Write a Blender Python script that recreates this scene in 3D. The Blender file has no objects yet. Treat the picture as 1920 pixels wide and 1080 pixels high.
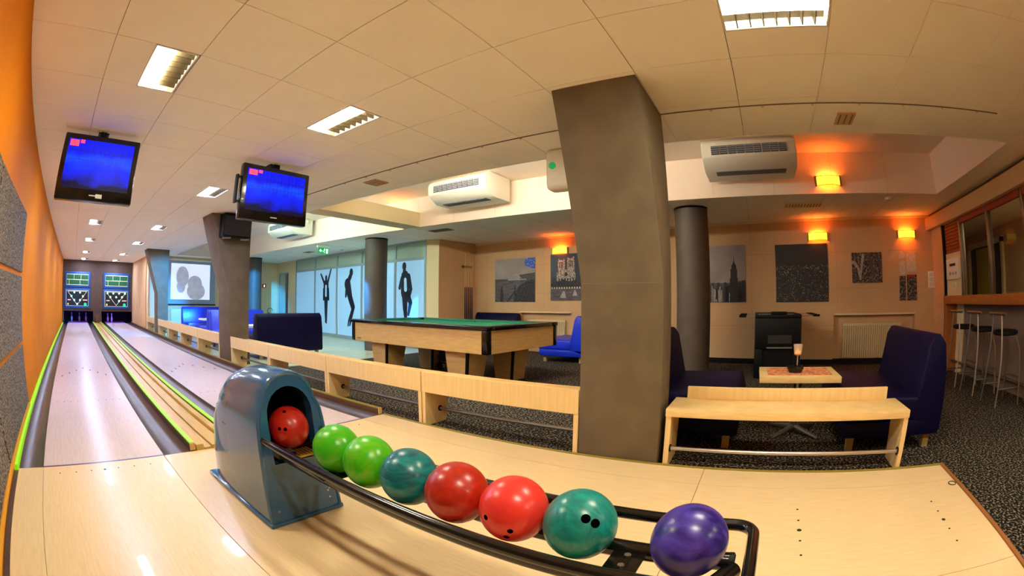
import bpy, bmesh, math, random
from mathutils import Vector, Matrix
random.seed(7)
SC = bpy.context.scene
COL = SC.collection
PI = math.pi
# ------------------------------------------------------------------ camera
cd = bpy.data.cameras.new('camera'); cam = bpy.data.objects.new('camera', cd); COL.objects.link(cam)
cd.type = 'PANO'; cd.panorama_type = 'FISHEYE_EQUISOLID'
cd.sensor_width = 36.0; cd.sensor_fit = 'HORIZONTAL'
cd.fisheye_lens = 836.4638 / 1920 * 36.0; cd.fisheye_fov = math.radians(200)
cd.clip_start = 0.02; cd.clip_end = 200
yaw, pit, rol = math.radians(58.48517), math.radians(1.70646), math.radians(0.11593)
Fv = Vector((math.sin(yaw)*math.cos(pit), math.cos(yaw)*math.cos(pit), math.sin(pit)))
Rv = Vector((math.cos(yaw), -math.sin(yaw), 0)); Uv = Rv.cross(Fv)
R2 = math.cos(rol)*Rv + math.sin(rol)*Uv; U2 = -math.sin(rol)*Rv + math.cos(rol)*Uv
M = Matrix((R2, U2, -Fv)).transposed().to_4x4(); M.translation = Vector((0.4527, -3.2432, 1.1163))
cam.matrix_world = M
SC.camera = cam
# ------------------------------------------------------------------ world, exposure
wd = bpy.data.worlds.new('world'); SC.world = wd; wd.use_nodes = True
wd.node_tree.nodes['Background'].inputs[0].default_value = (0.9, 0.95, 1, 1)
wd.node_tree.nodes['Background'].inputs[1].default_value = 0.05
vs = SC.view_settings; vs.view_transform = 'Standard'; vs.look = 'None'; vs.gamma = 1.0; vs.use_curve_mapping = False
vs.exposure = 0.1
LAMP = 105.0          # ceiling fluorescent radiance
SC.cycles.max_bounces = 10; SC.cycles.diffuse_bounces = 6
SC.cycles.sample_clamp_indirect = 30.0
SC.cycles.use_denoising = True
# ------------------------------------------------------------------ dimensions from the photograph (metres)
H = 2.5318                    # ceiling
LW, GP = 1.06, 0.9265         # lane width, gap between the lanes
XC = LW + GP; XD = XC + LW    # right lane edges
XE = 3.33                     # right edge of the approach
XWL = -0.284                  # orange wall
YB = -4.824                   # back edge of the approach
YF = 17.2                     # masking wall
RX0, RX1, RY0, RY1, RZ = 4.27, 6.63, -6.32, 12.2, 3.12   # raised ceiling recess
def wx(y): return 8.77 + 0.104*(y + 2.42)               # poster wall
def px_(y): return 8.35 + 0.104*(y - 6.9)               # frosted partition
WANG = -math.atan(0.104)
# ------------------------------------------------------------------ materials
MATS = {}
def L(c):   # sRGB 0-255 to linear
    return tuple(((x/255)/12.92 if x/255 <= .04045 else ((x/255+.055)/1.055)**2.4) for x in c)
def mat(name, rgb=(128,128,128), rough=.5, metal=0., emit=0., ecol=None, var=0., vscale=8., vstretch=(1,1,1), rgb2=None,
        bump=0., bscale=200., coat=0., trans=0., spec=.5, distort=0., lo=.35, hi=.65, detail=4., alpha=1.):
    if name in MATS: return MATS[name]
    m = bpy.data.materials.new(name); m.use_nodes = True; MATS[name] = m
    nt = m.node_tree; b = nt.nodes['Principled BSDF']; lk = nt.links.new
    c = (*L(rgb), 1)
    b.inputs['Base Color'].default_value = c
    b.inputs['Roughness'].default_value = rough; b.inputs['Metallic'].default_value = metal
    b.inputs['Specular IOR Level'].default_value = spec
    b.inputs['Coat Weight'].default_value = coat; b.inputs['Coat Roughness'].default_value = .05
    b.inputs['Transmission Weight'].default_value = trans
    b.inputs['Alpha'].default_value = alpha
    if emit:
        b.inputs['Emission Color'].default_value = (*L(ecol or rgb), 1); b.inputs['Emission Strength'].default_value = emit
    if rgb2 or bump:
        tc = nt.nodes.new('ShaderNodeTexCoord'); mp = nt.nodes.new('ShaderNodeMapping'); lk(tc.outputs['Object'], mp.inputs[0])
        mp.inputs['Scale'].default_value = vstretch
    if rgb2:
        n = nt.nodes.new('ShaderNodeTexNoise'); n.inputs['Scale'].default_value = vscale; n.inputs['Detail'].default_value = detail
        n.inputs['Distortion'].default_value = distort
        lk(mp.outputs[0], n.inputs['Vector'])
        r = nt.nodes.new('ShaderNodeValToRGB'); r.color_ramp.elements[0].position = lo; r.color_ramp.elements[1].position = hi
        r.color_ramp.elements[0].color = c; r.color_ramp.elements[1].color = (*L(rgb2), 1)
        lk(n.outputs[0], r.inputs[0]); lk(r.outputs[0], b.inputs['Base Color'])
    if bump:
        n2 = nt.nodes.new('ShaderNodeTexNoise'); n2.inputs['Scale'].default_value = bscale; n2.inputs['Detail'].default_value = 3
        lk(mp.outputs[0], n2.inputs['Vector'])
        bp = nt.nodes.new('ShaderNodeBump'); bp.inputs['Strength'].default_value = bump; bp.inputs['Distance'].default_value = .01
        lk(n2.outputs[0], bp.inputs['Height']); lk(bp.outputs[0], b.inputs['Normal'])
    return m
mat('maple', (226,196,146), .34, rgb2=(236,208,160), vscale=9, vstretch=(9,.7,1), coat=.08, lo=.3, hi=.7, detail=6)
mat('lane', (204,186,182), .26, rgb2=(214,196,192), vscale=8, vstretch=(9,.5,1), detail=5, spec=.05)
mat('beech', (238,206,144), .4, rgb2=(226,192,126), vscale=6, vstretch=(1.2,1.2,12), detail=5)
mat('beech_v', (236,204,144), .42, rgb2=(228,194,130), vscale=5, vstretch=(7,7,.5), detail=5)
mat('beech_h', (222,180,112), .4, rgb2=(208,164,98), vscale=5, vstretch=(1,1,9), detail=5)
mat('ceiling', (247,241,224), .85, rgb2=(244,238,220), vscale=3)
mat('slab', (120,108,92), .9)
mat('orange', (220,130,6), .75, rgb2=(214,122,4), vscale=2, spec=.12)
mat('yellow', (238,170,30), .6)
mat('acoustic', (52,46,42), .95, rgb2=(156,142,124), vscale=70, lo=.42, hi=.62, bump=.6, bscale=90, detail=3)
mat('carpet', (18,18,18), .98, rgb2=(150,136,118), vscale=52, lo=.5, hi=.66, bump=.5, bscale=80, detail=2, spec=.1)
mat('tilefloor', (196,200,170), .3, rgb2=(206,208,180), vscale=2)
mat('grout', (150,154,132), .8)
mat('cream', (208,168,120), .8, rgb2=(202,162,114), vscale=2)
mat('cream_l', (226,206,160), .8)
mat('white_paint', (242,224,204), .75)
mat('concrete', (112,98,74), .75, rgb2=(100,87,66), vscale=4, bump=.15, bscale=30)
mat('dark_column', (80,68,56), .6, rgb2=(73,62,51), vscale=4)
mat('mask_brown', (86,68,56), .85, rgb2=(78,62,52), vscale=5)
mat('black', (8,8,9), .5, spec=.2)
mat('black_gloss', (9,9,10), .18, coat=.3)
mat('hole_black', (3,3,3), 1., spec=0.)
mat('pit_black', (6,6,8), .8)
mat('gutter', (78,66,58), .38, rgb2=(92,78,68), vscale=6, vstretch=(4,.5,1))
mat('neon', (150,220,20), .5, emit=.35, ecol=(150,230,20))  # edge strips are no lamps; a faint glow is put into their colour
mat('olive', (150,132,48), .5)
mat('brown_trim', (150,92,38), .5)
mat('div_wood', (214,178,98), .35, rgb2=(196,156,80), vscale=6, vstretch=(8,.6,1))
mat('dark_wood', (92,60,36), .5)
mat('foul', (60,30,120), .3)
mat('ink', (22,14,14), .6)
mat('steelblue', (44,94,136), .16, coat=.6)
mat('chrome', (190,186,180), .34, metal=1.)
mat('satin', (150,146,140), .4, metal=1.)
mat('tube', (252,248,240), .5, emit=LAMP, ecol=(255,247,220))
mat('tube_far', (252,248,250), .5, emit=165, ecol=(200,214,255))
mat('tube_cool', (240,255,255), .5, emit=120, ecol=(200,244,244))
mat('tube_white', (255,250,240), .5, emit=150, ecol=(255,250,232))
mat('reflector', (84,72,50), .45, metal=.4)
mat('fixture', (214,206,190), .4)
mat('navy', (9,6,42), .5, rgb2=(11,8,48), vscale=6, spec=.12)  # sofa blue darkened for the seats that get little light
mat('blue_sofa', (10,40,190), .34, rgb2=(14,48,205), vscale=6, spec=.5)  # brighter copy of the sofa blue for the better lit seats
mat('plastic_w', (236,230,214), .4)
mat('grille', (70,76,92), .5)
mat('grille_line', (190,190,186), .5)
mat('amber', (255,190,60), .4, emit=3.2, ecol=(255,190,40))
mat('amber_w', (255,236,180), .4, emit=12, ecol=(255,226,140))
mat('amber_core', (255,240,190), .4, emit=95, ecol=(255,112,40))
mat('felt', (0,104,72), .9, rgb2=(0,112,80), vscale=40)
mat('glass', (40,44,46), .03, alpha=.14)
mat('frost_glow', (160,206,238), .35, emit=.3, ecol=(150,205,245))  # blue light on the frosted panes put in as their own glow
mat('frost_top', (168,190,166), .35)
mat('alu', (150,170,168), .45)
mat('decal', (18,30,48), .6)
mat('rad', (206,184,140), .5)
mat('panel_blue', (18,76,146), .5, emit=.1)
mat('panel_dark', (14,12,14), .5)
mat('brick_green', (6,88,48), .5, emit=.25)
mat('line_white', (220,224,190), .5, emit=.5)
mat('lamp_mint', (170,255,225), .5, emit=2.2, ecol=(150,255,220))
mat('lamp_teal', (0,190,140), .5, emit=1.0)
mat('lamp_yel', (240,190,60), .5, emit=.8)
mat('pinkish', (255,180,180), .5, emit=.8)
mat('violet', (90,60,255), .5, emit=80, ecol=(110,50,255))
mat('pin', (235,232,225), .25)
mat('pin_red', (190,30,30), .3)
mat('pink_box', (255,80,120), .5, emit=1.0, ecol=(255,70,110))
mat('grid_dark', (4,6,60), .5, emit=.3, ecol=(2,4,70))
mat('exit_green', (0,130,70), .5, emit=.9, ecol=(0,140,70))
mat('exit_white', (230,255,240), .5, emit=1.2)
mat('red', (170,24,20), .5)
mat('shutter', (150,58,34), .55)
mat('door_yellow', (200,186,40), .5)
mat('bar_wood', (178,104,44), .4, rgb2=(164,92,38), vscale=5, vstretch=(1,8,8))
mat('bar_front', (128,108,96), .7)
mat('wood_block', (170,150,96), .5)
mat('runner', (222,160,110), .8, rgb2=(196,92,60), vscale=30, lo=.45, hi=.6)
mat('candle', (255,170,70), .5, emit=1.6, ecol=(255,150,60))
mat('paper', (220,208,184), .8, rgb2=(196,182,158), vscale=30)
mat('paper_red', (170,46,34), .8)
mat('sky_grey', (138,126,120), .6, rgb2=(160,146,138), vscale=2)
mat('photo_dark', (28,24,24), .5)
mat('photo_dusk', (22,17,18), .5, rgb2=(15,12,14), vscale=2)
mat('photo_block', (52,44,42), .6, rgb2=(26,22,22), vscale=20)
mat('photo_black', (12,10,12), .5)
mat('photo_mid', (84,74,72), .55, rgb2=(52,44,44), vscale=30)
mat('photo_stone', (186,170,152), .6, rgb2=(70,60,58), vscale=34, lo=.42, hi=.62)
mat('photo_light', (196,184,172), .6, rgb2=(120,106,98), vscale=60)
mat('photo_night', (24,22,34), .4)
mat('photo_water', (96,84,84), .5, rgb2=(60,52,54), vscale=6, vstretch=(1,1,5))
mat('photo_foliage', (14,12,14), .6, rgb2=(90,78,78), vscale=38, lo=.5, hi=.7)
mat('photo_blue', (40,70,180), .5, rgb2=(150,180,235), vscale=24, lo=.5, hi=.75)
mat('photo_bits', (30,26,26), .6, rgb2=(150,128,110), vscale=26, lo=.45, hi=.7)
mat('photo_warm', (230,200,160), .6)
mat('screen_white', (226,228,240), .6, emit=.75, ecol=(214,226,248))
mat('screen_border', (150,176,196), .6)
mat('screen_fig', (160,164,178), .6, emit=.42, ecol=(176,186,206), rgb2=(190,190,205), vscale=5)
mat('grey_mark', (188,188,182), .5)
mat('brass', (176,140,60), .35, metal=.8)
def ballmat(name, a, b, s=6, dis=2.5, lo=.3, hi=.7, rough=.3, st=(1,1,1)):
    return mat(name, a, rough, rgb2=b, vscale=s, distort=dis, lo=lo, hi=hi, coat=.06, vstretch=st, detail=5)
# screen picture of a television: vertical blue gradient in object space
def screenmat():
    m = bpy.data.materials.new('tv_screen'); m.use_nodes = True; MATS['tv_screen'] = m
    nt = m.node_tree; b = nt.nodes['Principled BSDF']; lk = nt.links.new
    tc = nt.nodes.new('ShaderNodeTexCoord'); sp = nt.nodes.new('ShaderNodeSeparateXYZ'); lk(tc.outputs['Generated'], sp.inputs[0])
    n = nt.nodes.new('ShaderNodeTexNoise'); n.inputs['Scale'].default_value = 3.2; lk(tc.outputs['Generated'], n.inputs['Vector'])
    ad = nt.nodes.new('ShaderNodeMath'); ad.operation = 'MULTIPLY_ADD'; lk(n.outputs[0], ad.inputs[0]); ad.inputs[1].default_value = .5; lk(sp.outputs[2], ad.inputs[2])
    r = nt.nodes.new('ShaderNodeValToRGB'); e = r.color_ramp.elements
    e[0].position = .34; e[0].color = (.003,.002,.02,1); e[1].position = .62; e[1].color = (.002,.012,.75,1)
    x = e.new(.85); x.color = (.004,.05,.95,1); x = e.new(1.0); x.color = (.003,.008,.6,1)
    lk(ad.outputs[0], r.inputs[0])
    b.inputs['Base Color'].default_value = (.005,.005,.02,1); b.inputs['Roughness'].default_value = .45; b.inputs['Specular IOR Level'].default_value = .12
    lk(r.outputs[0], b.inputs['Emission Color']); b.inputs['Emission Strength'].default_value = 1.5
screenmat()
# ------------------------------------------------------------------ mesh builder
class MB:
    def __init__(s): s.v = []; s.f = []; s.m = []; s.cur = 0
    def add(s, vs, fs):
        o = len(s.v); s.v += [tuple(p) for p in vs]; s.f += [tuple(i+o for i in f) for f in fs]; s.m += [s.cur]*len(fs); return s
    def mi(s, i): s.cur = i; return s
    def box(s, x0, x1, y0, y1, z0, z1):
        return s.add([(x0,y0,z0),(x1,y0,z0),(x1,y1,z0),(x0,y1,z0),(x0,y0,z1),(x1,y0,z1),(x1,y1,z1),(x0,y1,z1)],
                     [(3,2,1,0),(4,5,6,7),(0,1,5,4),(1,2,6,5),(2,3,7,6),(3,0,4,7)])
    def hexa(s, p):   # 8 corners: bottom loop 4, top loop 4
        return s.add(p, [(3,2,1,0),(4,5,6,7),(0,1,5,4),(1,2,6,5),(2,3,7,6),(3,0,4,7)])
    def prism(s, poly, d):   # planar polygon extruded along vector d
        n = len(poly); d = Vector(d); a = [Vector(p) for p in poly]; b = [p+d for p in a]
        return s.add(a+b, [tuple(range(n-1,-1,-1)), tuple(range(n,2*n))] + [(i,(i+1)%n,n+(i+1)%n,n+i) for i in range(n)])
    def tube(s, path, r, n=10, closed=False):
        P = [Vector(p) for p in path]; k = len(P); vs = []; fs = []; up = None
        rs = r if isinstance(r, (list,tuple)) else [r]*k
        for i, p in enumerate(P):
            if closed: t = (P[(i+1)%k]-P[i-1])
            else: t = (P[min(i+1,k-1)]-P[max(i-1,0)])
            t.normalize()
            if up is None:
                up = Vector((0,0,1)) if abs(t.z) < .9 else Vector((1,0,0))
            a = (up - t*up.dot(t)); a.normalize(); up = a; b = t.cross(a)
            for j in range(n):
                q = 2*PI*j/n; vs.append(p + a*rs[i]*math.cos(q) + b*rs[i]*math.sin(q))
        for i in range(k if closed else k-1):
            for j in range(n):
                i2 = (i+1)%k; fs.append((i*n+j, i*n+(j+1)%n, i2*n+(j+1)%n, i2*n+j))
        if not closed: fs += [tuple(range(n-1,-1,-1)), tuple((k-1)*n+j for j in range(n))]
        return s.add(vs, fs)
    def lathe(s, prof, c, n=24, axis='z'):
        vs = []; fs = []; k = len(prof); c = Vector(c)
        for r, h in prof:
            for j in range(n):
                q = 2*PI*j/n; x, y = r*math.cos(q), r*math.sin(q)
                vs.append(c + (Vector((x,y,h)) if axis == 'z' else Vector((x,h,y)) if axis == 'y' else Vector((h,x,y))))
        for i in range(k-1):
            for j in range(n): fs.append((i*n+j, i*n+(j+1)%n, (i+1)*n+(j+1)%n, (i+1)*n+j))
        fs += [tuple(range(n-1,-1,-1)), tuple((k-1)*n+j for j in range(n))]
        return s.add(vs, fs)
    def cyl(s, c, r, h, n=20, axis='z'): return s.lathe([(r,0),(r,h)], c, n, axis)
    def build(s, name, mats, parent=None, smooth=False, bevel=0., seg=2, world=True, auto=True):
        me = bpy.data.meshes.new(name); vs = s.v
        if parent is not None and world:
            iv = parent.matrix_basis.inverted() if parent.parent is None else (parent.parent.matrix_basis @ parent.matrix_basis).inverted()
            vs = [tuple(iv @ Vector(p)) for p in vs]
        me.from_pydata(vs, [], s.f)
        for m in (mats if isinstance(mats, (list,tuple)) else [mats]): me.materials.append(MATS[m])
        for p, i in zip(me.polygons, s.m): p.material_index = i
        bm = bmesh.new(); bm.from_mesh(me)
        bmesh.ops.recalc_face_normals(bm, faces=bm.faces)
        if bevel:
            ed = [e for e in bm.edges if len(e.link_faces) == 2 and e.calc_face_angle(0) > .5]
            bmesh.ops.bevel(bm, geom=ed, offset=bevel, segments=seg, profile=.5, affect='EDGES', clamp_overlap=True)
        bm.to_mesh(me); bm.free()
        if smooth or bevel:
            for p in me.polygons: p.use_smooth = True
            try: me.set_sharp_from_angle(angle=math.radians(38))
            except Exception: pass
        o = bpy.data.objects.new(name, me); COL.objects.link(o)
        if parent is not None: o.parent = parent
        return o
def tag(o, label=None, cat=None, group=None, kind=None):
    if label: o['label'] = label
    if cat: o['category'] = cat
    if group: o['group'] = group
    if kind: o['kind'] = kind
    return o
def thing(name, loc, label, cat, group=None, rz=0., kind=None):
    o = bpy.data.objects.new(name, None); COL.objects.link(o); o.empty_display_size = .1
    o.matrix_basis = Matrix.Translation(Vector(loc)) @ Matrix.Rotation(rz, 4, 'Z')
    return tag(o, label, cat, group, kind)
def struct(o, label=None): o['kind'] = 'structure'; (label and o.__setitem__('label', label)); return o
def kids(o): return [c for c in COL.objects if c.parent == o]
def dup(root, loc=None, rz=None, label=None, group=None):
    ch = kids(root); r = root.copy(); COL.objects.link(r)
    if loc is not None: r.matrix_basis = Matrix.Translation(Vector(loc)) @ Matrix.Rotation(root.rotation_euler.z if rz is None else rz, 4, 'Z')
    if label: r['label'] = label
    if group: r['group'] = group
    for c in ch:
        g = kids(c); d = c.copy(); COL.objects.link(d); d.parent = r
        for e in g:
            k = e.copy(); COL.objects.link(k); k.parent = d
    return r
def copy_part(o, off):
    c = o.copy(); COL.objects.link(c); c.location = Vector(c.location) + Vector(off); return c
def text_mesh(name, body, size, material, parent, mtx, depth=.001):
    cu = bpy.data.curves.new(name, 'FONT'); cu.body = body; cu.size = size; cu.extrude = depth; cu.align_x = 'CENTER'; cu.align_y = 'CENTER'
    t = bpy.data.objects.new(name, cu); COL.objects.link(t)
    dg = bpy.context.evaluated_depsgraph_get(); me = bpy.data.meshes.new_from_object(t.evaluated_get(dg))
    bpy.data.objects.remove(t); me.materials.clear(); me.materials.append(MATS[material])
    o = bpy.data.objects.new(name, me); COL.objects.link(o); o.parent = parent; o.matrix_basis = mtx
    return o

# ================================================================== STRUCTURE
# carpet, tiled lounge floor, approach
fl = MB().box(XWL-.2, 11.6, -10.2, YB, -.12, -.02).box(XE, 11.6, YB, 3.5, -.12, -.02).build('floor', 'carpet'); struct(fl, 'dark speckled carpet around the pool table and bar')
ft = struct(MB().box(XE, 10.2, 3.5, 14.2, -.12, -.024).build('floor_lounge', 'grout'), 'pale tiled floor of the rear lounge')
tile_me = None
for i in range(11):
    for j in range(16):
        x0, y0 = XE+.02+i*.6, 3.505+j*.6
        if x0 > 9.0: continue
        if tile_me is None:
            o = MB().box(0,.596,0,.596,-.008,0).build('floor_tile', 'tilefloor', None, bevel=.001, seg=1); tile_me = o.data
        else: o = bpy.data.objects.new('floor_tile', tile_me); COL.objects.link(o)
        o.parent = ft; o.location = (x0, y0, -.012)
struct(MB().box(XWL-.2, XE, YB, 20.5, -.3, -.1).build('floor_lane_bed', 'pit_black'))
ap = struct(MB().box(-.234, XE-.004, YB+.004, -.002, -.1, -.016).build('floor_approach', 'dark_wood'), 'varnished maple approach in front of the foul lines')
xs = [-.234, 0, LW, XC, XD, XE-.012]; ys = [YB+.014, -2.981, -.001]
for i in range(5):
    for j in range(2):
        g = .0018
        o = MB().box(xs[i]+g, xs[i+1]-g, ys[j]+g, ys[j+1]-g, -.016, 0).build('approach_panel', 'maple', ap)
dot = MB().cyl((0,0,0), .009, .0012, 12).build('marker_dot', 'ink', ap); first = True
def adddot(x, y, r=1.):
    global first
    o = dot if first else dot.copy()
    if not first: COL.objects.link(o); o.parent = ap
    first = False; o.location = (x, y, 0); o.scale = (r, r, 1)
for lx in (0, XC):
    for k, q in enumerate((.148,.286,.417,.53,.643,.774,.91)): adddot(lx+q, -.142, 1.2 if k == 3 else .7)
    for yy in (-3.607, -4.507):
        for k, q in enumerate((.273,.41,.52,.63,.765)): adddot(lx+q, yy, 1.5 if k == 2 else .8)
ring = MB().tube([(2.974+.03*math.cos(a*PI/8), -4.771+.03*math.sin(a*PI/8), .001) for a in range(16)], .004, 6, True).build('ring_mark', 'ink', ap)
struct(MB().box(XE-.012, XE+.012, YB, 0, -.02, .006).build('trim_1', 'olive'), 'olive metal edging along the approach')
struct(MB().box(XWL+.04, XE+.012, YB-.014, YB+.014, -.02, .008).build('trim_2', 'brown_trim'), 'brown edging strip across the back of the approach')
struct(MB().box(XWL, -.236, YB, -.002, -.05, -.012).build('trim_3', 'gutter'), 'dark strip between the orange wall and approach')
# left wall with acoustic panels
wl = struct(MB().box(XWL-.15, XWL, -10.2, YF+.1, -.12, H+.2).build('wall_left', 'orange'), 'orange side wall along the left lane')
pm = {}
for (za, zb) in ((.075,.63), (.665,1.275), (1.315,1.885)):
    for (ya, yb) in ((-3.75,-1.98), (-1.94,-.165), (-.125,1.78)):
        MB().box(XWL-.002, XWL+.016, ya, yb, za, zb).build('acoustic_panel', 'acoustic', wl, bevel=.004, seg=1)
MB().box(XWL, XWL+.02, -4.8, 1.8, .03, .06).build('skirting_rail', 'yellow', wl)
struct(MB().box(XWL-.15, 11.6, -10.35, -10.2, -.12, H+.2).build('wall_back', 'cream'))
# ceiling slabs
ce = struct(MB().box(XWL-.15, RX0, -10.2, YF+.1, H+.1, H+.25).build('ceiling', 'slab'), 'panelled ceiling above the lanes')
tx = [XWL, .3795, 1.0045, 1.6295, 2.2545, 2.8795, 3.5045, RX0]
LY = [-6.695, -3.57, -.447, 2.678, 6.428, 9.553, 13.303, 16.428]
tm = {}
def ctile(x0, x1, y0, y1):
    g = .002; k = (round(x1-x0,3), round(y1-y0,3))
    if k not in tm:
        o = MB().box(g, x1-x0-g, g, y1-y0-g, 0, .012).build('ceiling_tile', 'ceiling', None, bevel=.0015, seg=1); tm[k] = o.data
    else:
        o = bpy.data.objects.new('ceiling_tile', tm[k]); COL.objects.link(o)
    o.parent = ce; o.location = (x0, y0, H)
for r in range(-14, 30):
    y0 = -1.385 + .625*r; y1 = y0+.625
    if y1 > YF+.05: y1 = YF+.02
    if y0 > YF-.05: continue
    lit = any(abs((y0+y1)/2-q) < .2 for q in LY)
    for c in range(7):
        if lit and c == 1: ctile(tx[1], .6795, y0, y1)
        elif lit and c == 4: ctile(2.5645, tx[5], y0, y1)
        else: ctile(tx[c], tx[c+1], y0, y1)
cb = MB()
cb.box(RX1, 11.6, -10.2, 14.2, H, H+.2)
cb.box(RX0, RX1, -10.2, RY0, H, H+.2)
cb.box(RX0, RX1, RY1, 14.2, H, H+.2)
cl = struct(cb.build('ceiling_lounge', 'ceiling'), 'plain ceiling above the pool table and lounge wall')
for yy in (-5.6,-4.4,-3.2,-2,-.8,.4,1.6,2.8,4.0,5.2,6.4,7.6,8.8,10.0):
    MB().box(RX1+.01, 9.4, yy-.0015, yy+.0015, H-.0012, H+.002).build('ceiling_joint', 'slab', cl)
# recess: top, side walls
cr = struct(MB().box(RX0-.1, RX1+.1, RY0-.1, RY1+.1, RZ, RZ+.15).build('ceiling_recess', 'white_paint'), 'raised ceiling recess over the seating')
w = struct(MB().box(RX1-.006, RX1+.02, RY0, RY1, H+.0005, RZ).build('wall_recess_far', 'white_paint'), 'white side of the ceiling recess holding lamps')
for i in range(11):
    yy = RY0 + .9 + i*.9
    if yy < 5: MB().box(RX1-.007, RX1+.002, yy-.0015, yy+.0015, H+.01, RZ).build('panel_joint', 'cream', w)
struct(MB().box(RX0-.02, RX0, RY0, RY1, H+.11, RZ).build('wall_recess_near', 'white_paint'))
struct(MB().box(RX0-.02, RX0+.002, RY0, RY1, H-.002, H+.11).build('trim_4', 'ceiling'), 'ceiling edge at the near side of the recess')
struct(MB().box(RX0, RX1, RY0-.02, RY0+.006, H+.0005, RZ).build('wall_recess_end', 'white_paint'), 'end face of the ceiling recess by the bar')
struct(MB().box(RX0, RX1, RY1-.006, RY1+.02, H+.0005, RZ).build('wall_recess_rear', 'white_paint'))
struct(MB().box(RX0, RX1, 2.62, 3.05, H, H+.28).build('trim_5', 'cream_l', bevel=.004), 'boxed cross beam in the ceiling recess')
# right (poster) wall, angled
def wallslab(name, m, f, ya, yb, z0, z1, t=.12, off=0., parent=None):
    p = [(f(ya)-off, ya), (f(yb)-off, yb), (f(yb)-off+t, yb), (f(ya)-off+t, ya)]
    b = MB().hexa([(x,y,z0) for x,y in p] + [(x,y,z1) for x,y in p])
    return b.build(name, m, parent)
# niche openings for the two radiators
wr = struct(wallslab('wall_right', 'cream', wx, -7.3, -6.46, -.03, H, .2), 'beige panelled wall hung with city posters')
wallslab('wall_section', 'cream', wx, -6.46, -4.78, .86, H, .2, 0, wr)
wallslab('wall_section', 'cream', wx, -4.78, .575, -.03, H, .2, 0, wr)
wallslab('wall_section', 'cream', wx, .575, 1.92, .88, H, .2, 0, wr)
wallslab('wall_section', 'cream', wx, 1.92, 3.6, -.03, H, .2, 0, wr)
wallslab('niche_back', 'cream', wx, -6.46, -4.78, -.03, .9, .08, -.12, wr)
wallslab('niche_back', 'cream', wx, .575, 1.92, -.03, .9, .08, -.12, wr)
for z in (.66, 1.30, 1.93):
    for ya, yb in ((-7.0,3.25),):
        if z < .8:
            for a, b in ((-4.78,.575),(1.92,3.25)): wallslab('panel_joint', 'slab', wx, a, b, z-.0012, z+.0012, .004, .0008, wr)
        else: wallslab('panel_joint', 'slab', wx, ya, yb, z-.0012, z+.0012, .004, .0008, wr)
for yy in (-4.85,-3.2,-1.6,.2,1.28,2.9): wallslab('panel_joint', 'slab', wx, yy-.0012, yy+.0012, .9, H, .004, .0008, wr)
for nm, a, b in (('baseboard_right',-4.78,.575),('baseboard_right_end',-7.1,-6.46),('baseboard_right_rear',1.92,3.3)):
    struct(wallslab(nm, 'black', wx, a, b, -.02, .075, .02, .012))
struct(wallslab('baseboard_niche', 'black', wx, -6.46, -4.78, -.02, .075, .02, -.105))
struct(wallslab('trim_6', 'cream_l', wx, -7.1, 3.27, H-.045, H, .02, .015), 'cornice along the poster wall')
# cue wall and pillar at the partition end
ca, cb2 = Vector((8.03,3.42,0)), Vector((9.37,3.28,0))
struct(MB().hexa([(8.14,3.42,-.03),(9.45,3.27,-.03),(9.47,3.45,-.03),(8.14,3.6,-.03),(8.14,3.42,H),(9.45,3.27,H),(9.47,3.45,H),(8.14,3.6,H)]).build('wall_cue', 'cream'), 'short beige return wall holding the cue rack')
struct(MB().hexa([(8.03,3.72,-.03),(8.12,3.415,-.03),(8.3,3.45,-.03),(8.25,3.76,-.03),(8.03,3.72,H),(8.12,3.415,H),(8.3,3.45,H),(8.25,3.76,H)]).build('wall_pillar', 'cream_l'), 'pale wall end between partition and cue rack')
# frosted partition
pt = struct(MB().box(0,.001,0,.001,0,.001).build('wall_partition', 'alu'), 'frosted glass partition with dancer decals') if False else None
pw = struct(wallslab('wall_partition', 'alu', px_, 3.73, 10.95, 2.47, H, .08), 'frosted blue glass partition behind the lounge')
mull = [3.75, 4.9, 6.45, 7.86, 9.36, 10.92]
for y in mull: wallslab('mullion', 'alu', px_, y-.035, y+.035, 0, 2.47, .07, .0, pw)
for k in range(5):
    a, b = mull[k]+.035, mull[k+1]-.035
    wallslab('transom', 'alu', px_, a, b, 2.08, 2.15, .07, 0, pw)
    wallslab('base_rail', 'alu', px_, a, b, -.01, .09, .07, 0, pw)
    wallslab('pane', 'frost_glow', px_, a, b, .09, 2.08, .02, -.025, pw)
    wallslab('upper_pane', 'frost_top', px_, a, b, 2.15, 2.47, .02, -.025, pw)
# rear cream wall with doorway, lounge back wall, lane side wall
wd_ = struct(wallslab('wall_lounge_side', 'cream_l', px_, 10.95, 11.66, -.03, H, .1), 'cream wall beside the rear doorway')
wallslab('wall_section', 'cream_l', px_, 11.66, 12.55, 2.1, H, .1, 0, wd_); wallslab('wall_section', 'cream_l', px_, 12.55, 12.9, -.03, H, .1, 0, wd_)
dr = struct(wallslab('door_1', 'frost_top', px_, 12.05, 12.55, 0, 2.08, .04, -.03), 'half open pale door in the rear doorway')
wallslab('door_frame', 'dark_wood', px_, 11.64, 11.7, 0, 2.1, .14, .01, dr); wallslab('door_frame', 'alu', px_, 12.53, 12.58, 0, 2.1, .14, .01, dr); wallslab('door_head', 'alu', px_, 11.64, 12.58, 2.08, 2.13, .14, .01, dr)
MB().box(8.95, 10.3, 11.6, 12.7, -.03, -.01).build('threshold', 'dark_wood', dr)
struct(MB().box(10.2, 10.3, 10.9, 13.0, -.03, H).build('wall_corridor', 'cream'))
struct(MB().box(3.4, 9.3, 12.85, 13.0, -.03, H).build('wall_lounge_back', 'cream_l'), 'cream back wall of the rear lounge')
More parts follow.
